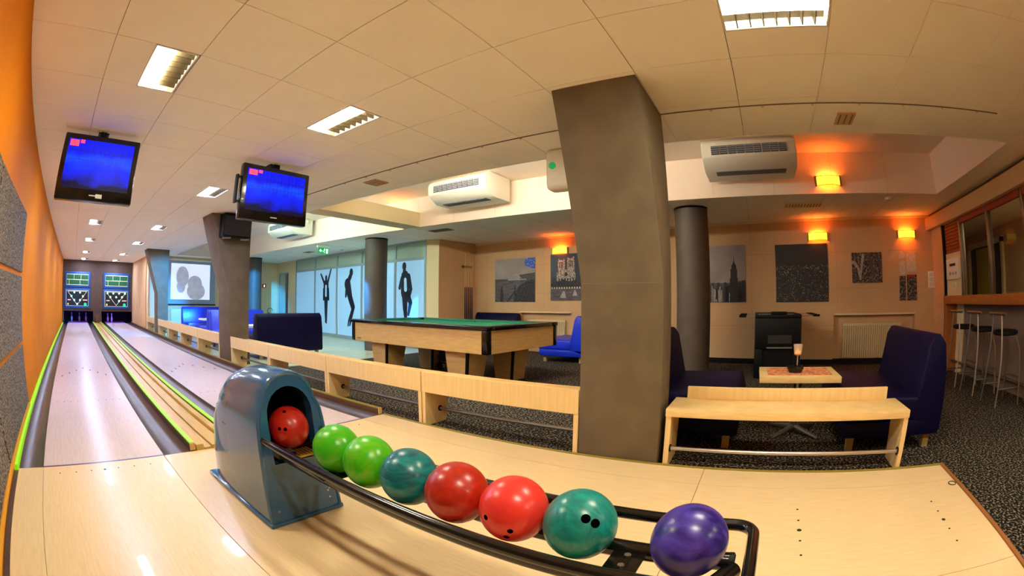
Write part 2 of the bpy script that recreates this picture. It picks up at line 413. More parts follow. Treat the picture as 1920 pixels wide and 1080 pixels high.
struct(MB().box(3.4, 3.52, 12.95, YF, -.03, H).build('wall_lane_side', 'cream_l'), 'cream wall beside the far end of the right lane')
struct(MB().box(3.36, 3.4, 13.3, YF, -.03, H).build('wall_lane_face', 'cream'))
# masking wall at the lane end, pits
mw = MB(); a0, a1, b0, b1 = -.2, 1.345, 1.775, 3.34
mw.box(XWL, 3.52, YF, YF+.1, .485, H); mw.box(XWL, a0, YF, YF+.1, .066, .485); mw.box(a1, b0, YF, YF+.1, .066, .485); mw.box(b1, 3.52, YF, YF+.1, .066, .485)
struct(mw.build('wall_far', 'mask_brown'), 'dark brown masking wall above the pins')
pb = MB(); pb.box(XWL, 3.52, 18.9, 19.0, -.1, 1.2); pb.box(XWL, 3.52, YF+.1, 18.9, 1.1, 1.2); pb.box(XWL-.05, XWL+.04, YF+.1, 18.9, -.1, 1.1); pb.box(3.42, 3.52, YF+.1, 18.9, -.1, 1.1); pb.box(1.42, 1.7, YF+.1, 18.9, -.1, 1.1)
struct(pb.build('wall_pit', 'pit_black'))
# bar side
YBAR = -6.9
struct(MB().box(3.0, 8.5, YBAR-.08, YBAR+.12, 2.26, 2.47).build('trim_7', 'cream', bevel=.004), 'long boxed beam above the bar windows')
struct(MB().box(3.0, 8.5, YBAR-.1, YBAR+.02, 2.47, H).build('trim_8', 'dark_wood'))
struct(MB().box(7.74, 8.4, YBAR-.12, YBAR, -.03, 2.3).build('wall_bar_end', 'cream'), 'narrow beige wall beside the bar')
struct(MB().box(7.70, 7.74, YBAR-.06, YBAR+.03, -.03, 2.3).build('trim_9', 'black'), 'dark vertical edge beside the bar')
wb = struct(MB().box(7.0, 7.7, YBAR-.1, YBAR-.02, -.03, 1.79).build('wall_bar_panel', 'cream_l'), 'pale panel between wall edge and bar window')
struct(MB().box(3.0, 11.5, -9.62, -9.5, -.03, H).build('wall_bar_rear', 'cream'), 'rear wall inside the bar room')
struct(MB().box(11.4, 11.5, -9.5, -7.0, -.03, H).build('wall_bar_side', 'cream'))
sw = struct(MB().box(6.93, 6.99, YBAR-.06, YBAR+.03, 1.1, 2.28).build('window_1', 'satin', bevel=.004), 'bar window with slim metal posts')
for x in (5.95, 4.9, 3.9): MB().box(x-.03, x+.03, YBAR-.06, YBAR+.03, 1.1, 2.28).build('window_post', 'satin', sw, bevel=.004)
for x0, x1 in ((5.98,6.93),(4.93,5.92),(3.93,4.87)):
    MB().box(x0, x1, YBAR-.02, YBAR-.012, 1.15, 2.18).build('pane', 'glass', sw); MB().box(x0, x1, YBAR-.05, YBAR+.02, 2.18, 2.26).build('head_rail', 'shutter', sw)
d2 = struct(MB().box(9.62,10.58,-9.46,-9.42,0,2.16).build('door_2', 'door_yellow', bevel=.004), 'yellow door inside the bar room seen through the window')
for x in (9.15, 11.05): MB().box(x, x+.1, -9.5, -9.42, 0, 2.3).build('door_frame', 'cream_l', d2)
MB().box(9.15, 11.15, -9.5, -9.42, 2.2, 2.32).build('door_frame', 'cream_l', d2); MB().box(9.3, 11.0, -9.499, -9.49, 0, 2.2).build('opening', 'photo_dark', d2)  # dark sheet stands in for the shade of the doorway
MB().box(9.75, 9.9, -9.42, -9.415, 1.5, 1.72).build('notice', 'paper', d2)
# columns: flared (lane side) and round
def flare(y0, y1, xb, label, face='concrete'):
    k = 1.24; x0, xt = 3.345, 2.92
    t = thing('flared_column', (x0, (y0+y1)/2, 0), label, 'column', 'flared columns along the lanes')
    g = -.02
    b = MB().prism([(x0,y0,g),(xb,y0,g),(xb,y0,H),(xt,y0,H),(x0,y0,k)], (0,y1-y0,0))
    b.build('shaft', face, t, bevel=.008)
    MB().box(x0-.0008, x0+.01, y0+.01, y1-.01, k-.0035, k+.0015).build('casting_joint', 'slab', t)
    return t
flare(-2.632, -2.035, 3.62, 'big flared grey concrete column nearest the camera beside the ball rack')
flare(4.08, 4.66, 3.74, 'flared grey column with black speaker at its top')
flare(10.75, 11.33, 3.72, 'farthest flared column, lit blue on its near face')
for c, lab in (((7.28,-2.28), 'round dark column standing by the poster wall near the left booth seat'), ((7.2,4.55), 'round dark column standing before the frosted partition'), ((7.2,11.3), 'farthest round column, lit blue in the rear lounge')):
    t = thing('round_column', (c[0], c[1], 0), lab, 'column', 'round columns in the lounge')
    MB().lathe([(.265,-.03),(.265,H)], (c[0],c[1],0), 40).build('shaft', 'dark_column', t, smooth=True)
    MB().lathe([(.27,H-.03),(.27,H-.001)], (c[0],c[1],0), 40).build('collar', 'black', t, smooth=True)

# ================================================================== LANES
def gutter(t, x0, x1, y0=0.0, y1=YF+1.2):
    w = x1-x0; n = 10; top = []; bot = []
    prof = []
    for i in range(n+1):
        q = PI*i/n; prof.append((x0+w/2-w/2*.98*math.cos(q), -.003-.075*math.sin(q)))
    poly = prof + [(x1,-.1),(x0,-.1)]
    MB().prism([(a,y0,b) for a,b in poly], (0,y1-y0,0)).build('gutter', 'gutter', t, smooth=True)
def lane(x0, label):
    t = thing('bowling_lane', (x0+LW/2, 0, 0), label, 'bowling lane', 'the two bowling lanes')
    MB().box(x0, x0+LW, .02, YF+1.6, -.09, 0).build('lane_surface', 'lane', t)
    MB().box(x0, x0+LW, 0, .02, -.09, .0005).build('foul_line', 'foul', t)
    m = None
    for k in range(7):
        c = x0 + LW*(k+1)/8; y = 3.75 + .24*(3-abs(k-3))
        o = MB().prism([(c-.016,y,.0004),(c+.016,y,.0004),(c,y+.13,.0004)], (0,0,.0008)).build('arrow', 'ink', t)
    for k in range(10):
        if k in (4,5): continue
        c = x0 + LW*(k+1)/11; MB().cyl((c,2.05,.0004), .009, .0008, 10).build('dot', 'ink', t)
    return t
t1 = lane(0, 'left bowling lane beside the orange wall')
gutter(t1, -.236, 0); gutter(t1, LW, LW+.238)
MB().box(XWL+.002, -.238, .0, YF, -.05, .028).build('green_edge_strip', 'neon', t1, bevel=.004)
t2 = lane(XC, 'right bowling lane beside the row of benches')
gutter(t2, XC-.238, XC); gutter(t2, XD, XD+.24)
MB().box(XD+.24, XD+.282, .03, YF, -.05, .055).build('wooden_edge_rail', 'dark_wood', t2, bevel=.004)
MB().box(XD+.24, XD+.284, .03, YF, .055, .063).build('edge_capping', 'olive', t2)
MB().box(XD+.241, XD+.281, .018, .03, -.0, .063).build('rail_end', 'beech_h', t2)
# division with return track
dv = thing('lane_division', ((LW+XC)/2, 0, 0), 'wooden division between the lanes with two neon green strips', 'lane division')
for xa in (LW+.24, XC-.285):
    MB().box(xa, xa+.045, .03, YF, -.09, .05).build('side_rail', 'dark_wood', dv)
    MB().box(xa+.002, xa+.043, .03, YF, .05, .062).build('green_strip', 'neon', dv, bevel=.003)
    MB().box(xa, xa+.045, .012, .03, 0, .055).build('rail_end', 'beech_h', dv)
xa, xb = LW+.29, XC-.29
wdt = (xb-xa)/5
for k in range(5):
    h = .045 if k in (0,4) else (.015 if k in (1,3) else .028)
    MB().box(xa+k*wdt+.002, xa+(k+1)*wdt-.002, .0 if k else .0, YF, -.09, h).build('track_board', 'div_wood', dv, bevel=.002, seg=1)
tag(MB().box(1.46, 1.66, YF-.3, YF-.01, .046, .32).build('ball_port_cover', 'dark_wood', None, bevel=.03), 'small dark brown cover at the far end of the lane division', 'ball cover')
# pins
def pin(x, y, label):
    t = thing('bowling_pin', (x, y, 0), label, 'bowling pin', 'pins standing in the pits')
    pr = [(.026,0),(.036,.02),(.052,.08),(.06,.115),(.055,.16),(.04,.21),(.026,.25),(.0235,.27),(.027,.31),(.0325,.345),(.03,.365),(.018,.38),(.004,.3815)]
    MB().lathe(pr, (x,y,.001), 16).build('body', 'pin', t, smooth=True)
    for z in (.255,.285): MB().lathe([(.0255,z),(.0255,z+.009)], (x,y,.001), 14).build('stripe', 'pin_red', t, smooth=True)
pin(2.17, 18.15, 'left pin of the pair standing at the right lane end'); pin(2.37, 18.0, 'right pin of the pair standing at the right lane end')
for x, w_ in ((.2,'leftmost'),(.63,'middle'),(1.0,'rightmost')): pin(x, 18.6, w_ + ' of three dim pins at the left lane end')
for x, s_ in ((.57,'left'),(2.56,'right')):  # unseen tubes, added where the violet pit light seems to come from
    t = thing('pit_lamp', (x, YF+.16, .53), 'added violet tube lamp hidden above the pins of the ' + s_ + ' lane', 'lamp', 'added violet lamps over the pins')
    MB().tube([(x-.55,YF+.13,.502),(x+.55,YF+.13,.502)], .012, 8).build('tube', 'violet', t)
    MB().box(x-.6, x+.6, YF+.11, YF+.15, .52, .62).build('holder', 'black', t)
# mask panels
def mask(x, side):
    y = YF-.05
    t = thing('brick_display', (x, y, 1.38), 'blue framed display of green bricks above the %s lane pins' % side, 'display panel', 'green brick displays')
    b = MB(); z0, z1 = 1.42, 2.06; x0, x1 = x-.67, x+.67; f = .1
    MB().box(x0,x1,y,YF,z0,z1).build('frame', 'panel_blue', t, bevel=.015)
    MB().box(x0+f,x1-f,y-.006,y,z0+f,z1-f).build('mortar', 'line_white', t)
    rows = [((0,.34),(.34,.66),(.66,1)), ((0,.12),(.12,.62),(.62,1))][::-1]
    for r in range(2):
        za = z0+f+.02+r*(z1-z0-2*f-.02)/2; zb = za+(z1-z0-2*f-.02)/2-.022
        for p, q in rows[r]:
            W = x1-x0-2*f; MB().box(x0+f+W*p+.007, x0+f+W*q-.007, y-.012, y-.004, za, zb).build('brick', 'brick_green', t)
    t = thing('pin_display', (x, y, .6), 'blue framed pin indicator with triangle of lights above the %s lane' % side, 'display panel', 'pin indicator displays')
    z0, z1 = .6, 1.4
    MB().box(x0,x1,y,YF,z0,z1).build('frame', 'panel_blue', t, bevel=.015)
    MB().box(x0+f-.013,x1-f+.013,y-.006,y,z0+f-.013,z1-f+.013).build('border', 'line_white', t)
    MB().box(x0+f,x1-f,y-.01,y-.004,z0+f,z1-f).build('face', 'panel_dark', t)
    tri = [(x-.5,y-.013,z1-.13),(x+.5,y-.013,z1-.13),(x,y-.013,z0+.13)]
    for i in range(3): MB().tube([tri[i],tri[(i+1)%3]], .007, 4).build('triangle_line', 'line_white', t)
    lit = {'left': [(0,1),(0,2),(1,0),(1,2),(2,0),(2,1),(3,0)], 'right': [(0,0),(0,1),(0,2),(0,3),(1,0),(1,1),(1,2),(2,1)]}[side]
    for r, c in lit:
        n = 4-r; cx = x + (c-(n-1)/2)*.3; cz = z1-.17 - r*.155
        MB().cyl((cx,y-.02,cz), .042, .012, 14, 'y').build('pin_light', 'lamp_mint', t)
    MB().cyl((x-.48,y-.02,z0+.16), .04, .012, 12, 'y').build('yellow_light', 'lamp_yel', t)
    MB().lathe([(.075,0),(.075,.012)], (x+.42,y-.02,z0+.15), 14, 'y').build('green_light', 'lamp_teal', t)
    MB().box(x-.5,x-.34,y-.014,y-.01,z0+.31,z0+.345).build('caption', 'pinkish', t); MB().box(x+.3,x+.52,y-.014,y-.01,z0+.31,z0+.345).build('caption', 'pinkish', t)
mask(.51, 'left'); mask(2.53, 'right')

# ================================================================== BALL RETURN
br = thing('ball_return', (1.52, -.95, 0), 'glossy blue ball return hood with black tubular ball rack', 'ball return')
CX = 1.518
half = [(.222,0),(.219,.1),(.213,.2),(.206,.32),(.199,.42),(.193,.5),(.186,.545),(.172,.578),(.158,.598),(.15,.622),(.142,.652),(.125,.684),(.1,.712),(.066,.732),(.03,.742),(0,.745)]
outl = [(-a,b) for a,b in half] + [(a,b) for a,b in half[::-1][1:]]
def hood():
    # stations from front to back: y, vertical scale, width scale
    st = [(0.0,1.0,1.0),(.05,1.012,1.0),(.2,1.01,1.0),(.36,.99,.995),(.5,.955,.985),(.62,.9,.97),(.72,.82,.945),(.79,.72,.91),(.835,.6,.87),(.855,.48,.83)]
    vs = []; fs = []; n = len(outl)
    for d, sz, sx in st:
        for a, b in outl:
            lean = .075*(b/.745)**1.2 * (1-d/.9)       # front face leans back upwards
            vs.append((CX+a*sx, -1.375+d+lean, .022+b*sz))
    for i in range(len(st)-1):
        for j in range(n-1): fs.append((i*n+j, i*n+j+1, (i+1)*n+j+1, (i+1)*n+j))
    k = (len(st)-1)*n; fs.append(tuple(k+j for j in range(n)))
    # front plate with arched opening
    oz0 = .30; op = [(-.132,oz0)] + [(-.132,.40)]
    arch = [( .134*math.cos(PI-PI*q/12), .535+.14*math.sin(PI-PI*q/12)) for q in range(13)]
    opening = [(-.134,oz0),(-.134,.42)] + arch + [(.134,.42),(.134,oz0)]
    return vs, fs, opening
vs_, fs_, opening = hood()
b = MB().add(vs_, fs_); o = b.build('hood_shell', 'steelblue', br, smooth=True)
def fy(z): return -1.375 + .075*(max(z,0)/.745)**1.2
# front plate: bridge outer outline to opening by triangulation with bmesh
bm = bmesh.new(); me = bpy.data.meshes.new('front_plate')
def P3(a, z, dy=0): return (CX+a-br.location.x, fy(z)+dy-br.location.y, .022+z)
ov = [bm.verts.new(P3(a,z)) for a,z in outl]; iv = [bm.verts.new(P3(a,z)) for a,z in opening]
ee = [bm.edges.new((ov[i],ov[(i+1)%len(ov)])) for i in range(len(ov))] + [bm.edges.new((iv[i],iv[(i+1)%len(iv)])) for i in range(len(iv))]
bmesh.ops.triangle_fill(bm, use_beauty=True, use_dissolve=False, edges=ee, normal=(0,-1,0))
iv2 = [bm.verts.new(P3(a*.985,z,.06)) for a,z in opening]
for i in range(len(iv)): bm.faces.new((iv[i],iv[(i+1)%len(iv)],iv2[(i+1)%len(iv)],iv2[i]))
bmesh.ops.recalc_face_normals(bm, faces=bm.faces); bm.to_mesh(me); bm.free(); me.materials.append(MATS['steelblue'])
o = bpy.data.objects.new('front_plate', me); COL.objects.link(o); o.parent = br
# raised rounded rim around the outline
rim = [(CX+a*.985, fy(z)+.004, .022+z*.99) for a,z in outl]
MB().tube(rim, .012, 8).build('front_rim', 'steelblue', br, smooth=True)
lv = [(CX+a*.99, fy(z)+.055, .022+z) for a,z in opening] + [(CX+a*.97, -.86, .022+.3+(z-.3)*.93) for a,z in opening]; nn = len(opening)
MB().add(lv, [(i,(i+1)%nn,nn+(i+1)%nn,nn+i) for i in range(nn)] + [tuple(range(nn,2*nn))]).build('opening_liner', 'pit_black', br)
MB().box(CX-.236,CX+.236,-1.388,-.482,.0015,.024).build('base_flange', 'steelblue', br, bevel=.008)
MB().hexa([(CX-.2008,-1.3,.42),(CX-.19,-1.3,.42),(CX-.19,-.8,.42),(CX-.196,-.8,.42),(CX-.2008,-1.3,.4235),(CX-.19,-1.3,.4235),(CX-.19,-.8,.4235),(CX-.196,-.8,.4235)]).build('shell_seam', 'ink', br)
for x, z in ((-.165,.06),(.16,.06),(.165,.11),(.155,.1)): MB().cyl((CX+x, fy(z)-.003, z+.02), .006, .006, 8, 'y').build('screw', 'chrome', br)
# rails
def arc(cx, cy, r, a0, a1, n, z): return [(cx+r*math.cos(a0+(a1-a0)*i/n), cy+r*math.sin(a0+(a1-a0)*i/n), z) for i in range(n+1)]
xo, zo, ye, rr = .178, .452, -3.315, .06
guard = [(CX-xo,-1.24,zo),(CX-xo,ye+rr,zo)] + arc(CX-xo+rr, ye+rr, rr, PI, 1.5*PI, 8, zo) + arc(CX+xo-rr, ye+rr, rr, 1.5*PI, 2*PI, 8, zo) + [(CX+xo,-1.24,zo)]
MB().tube(guard, .019, 12).build('guard_loop', 'black_gloss', br, smooth=True)
for s in (-1,1):
    MB().tube([(CX+s*.085,-1.0,.373),(CX+s*.085,-3.255,.373)], .0295, 16).build('ball_rail', 'black_gloss', br, smooth=True)
    MB().tube([(CX+s*.085,-3.255,.373),(CX+s*.085,-3.27,.373),(CX+s*.085,-3.276,.373)], [.0305,.0305,.022], 18).build('rail_cap', 'black', br, smooth=True)
    MB().box(CX+s*.133-.047, CX+s*.133+.047, -1.5, -1.44, .405, .43).build('rail_link', 'black', br)
for yy in (-2.96,-1.75):
    MB().box(CX-.1,CX+.1,yy-.05,yy+.05,.376,.384).build('cross_bracket', 'black_gloss', br, bevel=.004)
    MB().cyl((CX-.03,yy,.384), .011, .006, 6).build('bracket_bolt', 'chrome', br); MB().cyl((CX+.03,yy,.384), .011, .006, 6).build('bracket_bolt', 'chrome', br)
    if yy > -2:
        for s in (-1,1): MB().tube([(CX+s*.09,yy,.356),(CX+s*.178,yy,.44)], .011, 8).build('guard_support', 'black_gloss', br)
for yy in (-2.96,):
    MB().tube([(CX,yy,.374),(CX,yy,.01)], .03, 14).build('support_post', 'black_gloss', br); MB().box(CX-.12,CX+.12,yy-.1,yy+.1,.0012,.012).build('foot_plate', 'black', br)
MB().tube([(1.435,-3.2,.36),(1.575,-3.275,.36)], .03, 18).build('ball_stop', 'black_gloss', br, smooth=True)
gp = MB()
for k in range(6): gp.box(CX-.05+k*.02-.004, CX-.05+k*.02+.004, -1.47, -1.36, .383, .388)
gp.box(CX-.062,CX+.062,-1.475,-1.465,.381,.39); gp.build('feed_grid', 'brass', br)
# balls
R = .108
def hole_patch(parent, d, a=.105):
    d = Vector(d).normalized(); u = d.orthogonal().normalized(); w = d.cross(u); n = 14
    vs = [tuple(d*R*1.0015)]; 
    for j in range(n):
        q = 2*PI*j/n; vs.append(tuple((d*math.cos(a) + (u*math.cos(q)+w*math.sin(q))*math.sin(a))*R*1.0018))
    return MB().add(vs, [(0,1+j,1+(j+1)%n) for j in range(n)]).build('finger_hole', 'hole_black', parent, world=False, smooth=True)
ballmat('ball_red', (196,34,22), (176,26,18), 9, 1)
ballmat('ball_green', (24,186,18), (96,176,16), 9, 3)
ballmat('ball_lime', (26,184,12), (110,186,20), 9, 3)
ballmat('ball_teal', (0,66,84), (16,146,146), 8, 1.5, st=(1,1,3))
ballmat('ball_rust', (190,42,20), (160,30,18), 42, .5)
ballmat('ball_coral', (236,60,48), (220,50,44), 8, 2)
ballmat('ball_jade', (0,104,100), (14,150,140), 12, 3, st=(2,1,1))
ballmat('ball_purple', (30,16,108), (92,72,190), 12, 1.2, st=(1.6,.5,1), lo=.38, hi=.72)
def sphere(n=40, m=24):
    vs = [(0,0,R)]; fs = []
    for i in range(1,m):
        a = PI*i/m
        for j in range(n): q = 2*PI*j/n; vs.append((R*math.sin(a)*math.cos(q), R*math.sin(a)*math.sin(q), R*math.cos(a)))
    vs.append((0,0,-R)); k = len(vs)-1
    for j in range(n): fs.append((0,1+j,1+(j+1)%n)); fs.append((k, k-n+(j+1)%n, k-n+j))
    for i in range(m-2):
        for j in range(n): fs.append((1+i*n+j, 1+(i+1)*n+j, 1+(i+1)*n+(j+1)%n, 1+i*n+(j+1)%n))
    return vs, fs
SV, SF = sphere()
balls = [(-1.292,'ball_red','scuffed red bowling ball inside the mouth of the blue hood',[(-.347,-.357,.867),(-.804,-.565,.184),(-.606,-.775,.179)]),
 (-1.715,'ball_green','bright green bowling ball nearest the blue hood on the rack',[]),
 (-1.936,'ball_lime','lime streaked green bowling ball touching the teal ball',[]),
 (-2.157,'ball_teal','dark teal streaked bowling ball between green and rust red balls',[]),
 (-2.377,'ball_rust','rust red speckled bowling ball beside the dark teal ball',[]),
 (-2.597,'ball_coral','coral red bowling ball with finger holes on its lower side',[(-.951,.307,.04),(-.879,-.421,-.225),(-.828,-.272,-.491)]),
 (-2.817,'ball_jade','jade teal bowling ball showing two large black finger holes',[(-.686,-.409,.602),(-.608,-.638,.472)]),
 (-3.136,'ball_purple','pearly purple bowling ball alone at the end of the rack',[])]
for y, m, lab, holes in balls:
    t = thing('bowling_ball', (1.52, y, .482), lab, 'bowling ball', 'bowling balls on the return rack')
    MB().add(SV, SF).build('shell', m, t, smooth=True, world=False)
    for h in holes: hole_patch(t, h, .125 if m == 'ball_jade' else .085)

# ================================================================== LAMPS
def ceiling_light(x0, y, label):
    t = thing('ceiling_light', (x0+.155, y, H), label, 'ceiling light', 'fluorescent ceiling lights')
    x1 = x0+.31; y0, y1 = y-.305, y+.305; xm = x0+.158
    f = MB(); f.box(x0-.006,x0+.008,y0-.006,y1+.006,H-.004,H+.06); f.box(x1-.008,x1+.006,y0-.006,y1+.006,H-.004,H+.06)
    f.box(x0+.008,x1-.008,y0-.006,y0+.008,H-.004,H+.06); f.box(x0+.008,x1-.008,y1-.008,y1+.006,H-.004,H+.06)
    f.build('frame', 'fixture', t)
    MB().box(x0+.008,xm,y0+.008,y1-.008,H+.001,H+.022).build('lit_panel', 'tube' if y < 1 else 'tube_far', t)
    MB().box(xm,x1-.008,y0+.008,y1-.008,H+.055,H+.062).build('reflector', 'reflector', t)
    for k in range(1,8):
        yy = y0 + (y1-y0)*k/8; MB().box(xm+.003,x1-.008,yy-.003,yy+.003,H+.002,H+.05).build('louvre', 'reflector', t)
names = ['added behind the camera, unseen', 'just before the approach end', 'nearest the two televisions', 'just beyond the televisions', 'third along the lane', 'fourth along the lane', 'fifth along the lane', 'nearest the masking wall']
for y, nm in zip(LY, names):  # pair behind the camera is unseen, added by continuing the row
    for x0, s_ in ((.6795,'left'),(2.2545,'right')):
        ceiling_light(x0, y, '%s lane fluorescent ceiling light, %s' % (s_, nm))
def strip_lamp(name, y0, y1, m, label):  # unseen lamps, added where the recess brightness seems to come from
    t = thing('strip_lamp', (RX0+.06,(y0+y1)/2,H+.22), label, 'lamp', 'added strip lamps hidden in the recess')
    MB().box(RX0+.001,RX0+.05,y0,y1,H+.17,H+.27).build('housing', 'fixture', t)
    MB().tube([(RX0+.075,y0+.03,H+.22),(RX0+.075,y1-.03,H+.22)], .022, 10).build('tube', m, t, smooth=True)
strip_lamp('a', 3.6, 7.4, 'tube_cool', 'added long cool strip lamp hidden in the recess over the rear lounge')
strip_lamp('b', -1.5, 1.3, 'tube_white', 'added white strip lamp hidden in the recess behind the big column')
mat('blue_lens', (120,190,255), .5, emit=5, ecol=(36,130,255))
mat('cyan_lens', (200,250,255), .5, emit=9, ecol=(190,240,255))
def added_blue_spot(loc, aim, power, deg, label):  # unseen spotlights, added to throw the blue light onto the columns
    loc, aim = Vector(loc), Vector(aim); d = (aim-loc).normalized()
    t = thing('added_blue_spotlight', loc, label, 'spotlight', 'added blue spotlights behind the middle column')
    MB().tube([loc-d*.02, loc-d*.16], [.07,.04], 16).build('housing', 'black', t, smooth=True)
    MB().tube([loc-d*.1, (loc.x,loc.y,RZ)], .008, 8).build('stem', 'black', t)
    MB().tube([loc-d*.02, loc-d*.016], .06, 16).build('lens', 'blue_lens', t)
    ld = bpy.data.lights.new('beam', 'SPOT'); ld.energy = power; ld.color = (.02,.33,1.0); ld.spot_size = math.radians(deg); ld.spot_blend = .5; ld.shadow_soft_size = .05
    o = bpy.data.objects.new('beam', ld); COL.objects.link(o); o.parent = t; o.rotation_euler = d.to_track_quat('-Z','Y').to_euler()
added_blue_spot((4.42,7.3,2.5), (3.55,10.75,1.0), 2600, 44, 'added blue spotlight aimed at the farthest flared column')
added_blue_spot((5.05,7.2,2.5), (7.02,4.86,1.25), 4200, 15, 'added blue spotlight aimed at the round column before the partition')
added_blue_spot((4.78,7.7,2.5), (7.1,11.1,1.2), 4200, 26, 'added blue spotlight aimed at the farthest round column')
# wall lamps: curved amber glass shade on a bracket
def wall_lamp(f, y, z, label, w=.385, h=.12, m='amber'):
    rz = WANG if f else 0.
    x = f(y) if f else RX1-.007
    t = thing('wall_lamp', (x, y, z), label, 'wall lamp', 'curved wall lamps', rz)
    MB().box(-.03,-.001,-w/2,w/2,-.025,.025).build('back_plate', 'satin', t, world=False)
    n = 10; vs = []; fs = []
    for i in range(n+1):
        a = -1+2*i/n; d = -.03-.07*(1-a*a)
        for zz in (-h/2,h/2): vs += [(d, a*w/2*.96, zz), (d+.006, a*w/2*.96, zz)]
    for i in range(n):
        k = 4*i; fs += [(k,k+4,k+6,k+2),(k+1,k+3,k+7,k+5),(k,k+1,k+5,k+4),(k+2,k+6,k+7,k+3)]
    MB().add(vs, fs).build('glass_shade', m, t, world=False, smooth=True)
    for s in (-1,1): MB().box(-.05,-.0,s*w/2-.012,s*w/2+.012,-h/2-.01,h/2+.01).build('end_bracket', 'brass', t, world=False)
    for zz in (-h/2-.006, h/2+.001): 
        vs = [(-.03-.075*(1-(-1+2*i/n)**2), (-1+2*i/n)*w/2, zz) for i in range(n+1)]
        MB().tube(vs, .004, 6).build('rim', 'brass', t, world=False)
    MB().tube([(-.05,-w/3,.03),(-.05,w/3,.03)], .016, 8).build('bulb', 'amber_core', t, world=False)
wall_lamp(wx, -4.51, 2.205, 'lit amber wall lamp above the night city poster')
wall_lamp(wx, -6.33, 2.205, 'lit amber wall lamp above the pinned notices near the bar')
wall_lamp(wx, .84, 2.2, 'lit amber wall lamp above the cathedral poster')
wall_lamp(None, -4.45, 2.70, 'lit amber wall lamp in the ceiling recess by the right air conditioner')
wall_lamp(None, 3.15, 2.72, 'lit white wall lamp in the ceiling recess past the cross beam', m='amber_w')
# ================================================================== TELEVISIONS
def tv(x, label, bracket):
    y = .9; w, h, z = .835, .575, 2.18
    t = thing('television', (x, y, H), label, 'television', 'televisions hung above the lanes')
    z0, z1 = z-h/2, z+h/2; x0, x1 = x-w/2, x+w/2
    MB().box(x0,x1,y,y+.09,z0,z1).build('casing', 'black_gloss', t, bevel=.012)
    sc = MB().box(x0+.055,x1-.055,y-.004,y-.0005,z0+.1,z1-.05).build('screen', 'tv_screen', t)
    for k in range(12):
        xx = x0+.2+k*.046; MB().box(xx,xx+.003,y-.006,y-.004,z0+.3,z1-.06).build('grid_line', 'grid_dark', sc)
    for k in range(2): MB().box(x0+.07,x1-.07,y-.006,y-.004,z1-.15-k*.08,z1-.147-k*.08).build('grid_line', 'grid_dark', sc)
    MB().box(x0+.07,x0+.17,y-.007,y-.004,z1-.115,z1-.06).build('pink_box', 'pink_box', sc); MB().box(x0+.185,x0+.23,y-.007,y-.004,z1-.085,z1-.055).build('pink_box', 'pink_box', sc)
    rot = Matrix.Rotation(PI/2, 4, 'X')
    text_mesh('number', '1', .045, 'ink', sc, Matrix.Translation(Vector((x0+.12,y-.0075,z1-.088))-Vector((x,y,H))) @ rot)
    text_mesh('number', '1', .026, 'ink', sc, Matrix.Translation(Vector((x0+.208,y-.0075,z1-.07))-Vector((x,y,H))) @ rot)
    MB().box(x-.04,x+.04,y-.003,y,z0+.045,z0+.055).build('maker_mark', 'grey_mark', t)
    if not bracket: MB().box(x+.03,x+.1,y-.002,y,z0+.03,z0+.065).build('sticker', 'grey_mark', t)
    MB().box(x-.12,x+.12,y+.09,y+.13,z-.12,z+.12).build('mount_plate', 'black', t)
    MB().tube([(x,y+.15,z-.08),(x,y+.15,H)], .02, 10).build('mount_pole', 'black', t)
    MB().box(x-.06,x+.06,y+.09,y+.21,H-.012,H-.0005).build('ceiling_plate', 'black', t)
    MB().box(x-.035,x+.035,y+.03,y+.07,z1,z1+.05).build('mount_hook', 'black', t)
    if bracket:
        MB().box(x0-.055,x0-.03,y+.02,y+.07,z-.13,z+.16).build('side_bracket', 'black', t)
        for zz in (-.11,.14): MB().box(x0-.035,x0+.01,y+.03,y+.06,z+zz-.01,z+zz+.01).build('bracket_arm', 'black', t)
tv(.543, 'left television with blue score screen near the orange wall', False)
tv(2.565, 'right television with blue score screen and side bracket', True)
# speaker box on the second flared column
t = thing('column_speaker', (3.34,4.0,2.3), 'black speaker box hung at the top of the middle flared column', 'speaker')
MB().box(3.08,3.62,3.84,4.07,2.12,2.51).build('cabinet', 'black', t, bevel=.015)
for x in (3.14,3.5): MB().tube([(x-.05,3.9,2.1),(x+.1,3.86,2.11)], .018, 8).build('bracket_foot', 'satin', t)
MB().box(3.1,3.6,3.828,3.84,2.15,2.48).build('grille', 'photo_dark', t)
# ================================================================== AIR CONDITIONERS
def aircon(y0, y1, label):
    xf, xk = 5.8, 6.5
    t = thing('air_conditioner', (xk,(y0+y1)/2,RZ), label, 'air conditioner', 'ceiling hung air conditioners')
    z1 = 3.05
    pf = [(xf,z1),(xf-.02,z1-.06),(xf-.01,z1-.2),(xf+.05,z1-.25),(xf+.2,z1-.33),(xk,z1-.33),(xk,z1+.06),(xf+.1,z1+.06)]
    MB().prism([(a,y0,b) for a,b in pf], (0,y1-y0,0)).build('body', 'plastic_w', t, bevel=.012)
    n = 9; W = (y1-y0)-.24
    for k in range(n):
        a = y0+.12+W*k/n; g = MB().box(xf-.028,xf-.012,a+.006,a+W/n-.006,z1-.17,z1-.06).build('grille_cell', 'grille', t)
        for q in range(4): MB().box(xf-.031,xf-.026,a+.008,a+W/n-.008,z1-.155+q*.026,z1-.149+q*.026).build('grille_slat', 'grille_line', g)
    MB().box(xf+.2,xf+.36,y0+.15,y1-.15,z1-.342,z1-.328).build('outlet_flap', 'grille', t)
    for yy in (y0+.2,y1-.2): MB().box(6.0,6.2,yy-.02,yy+.02,z1+.06,RZ).build('hanger', 'satin', t)
aircon(-3.93,-2.69,'air conditioner on the right, in the recess beside the amber lamp')
aircon(.5,1.66,'middle white air conditioner in the recess left of the big column')
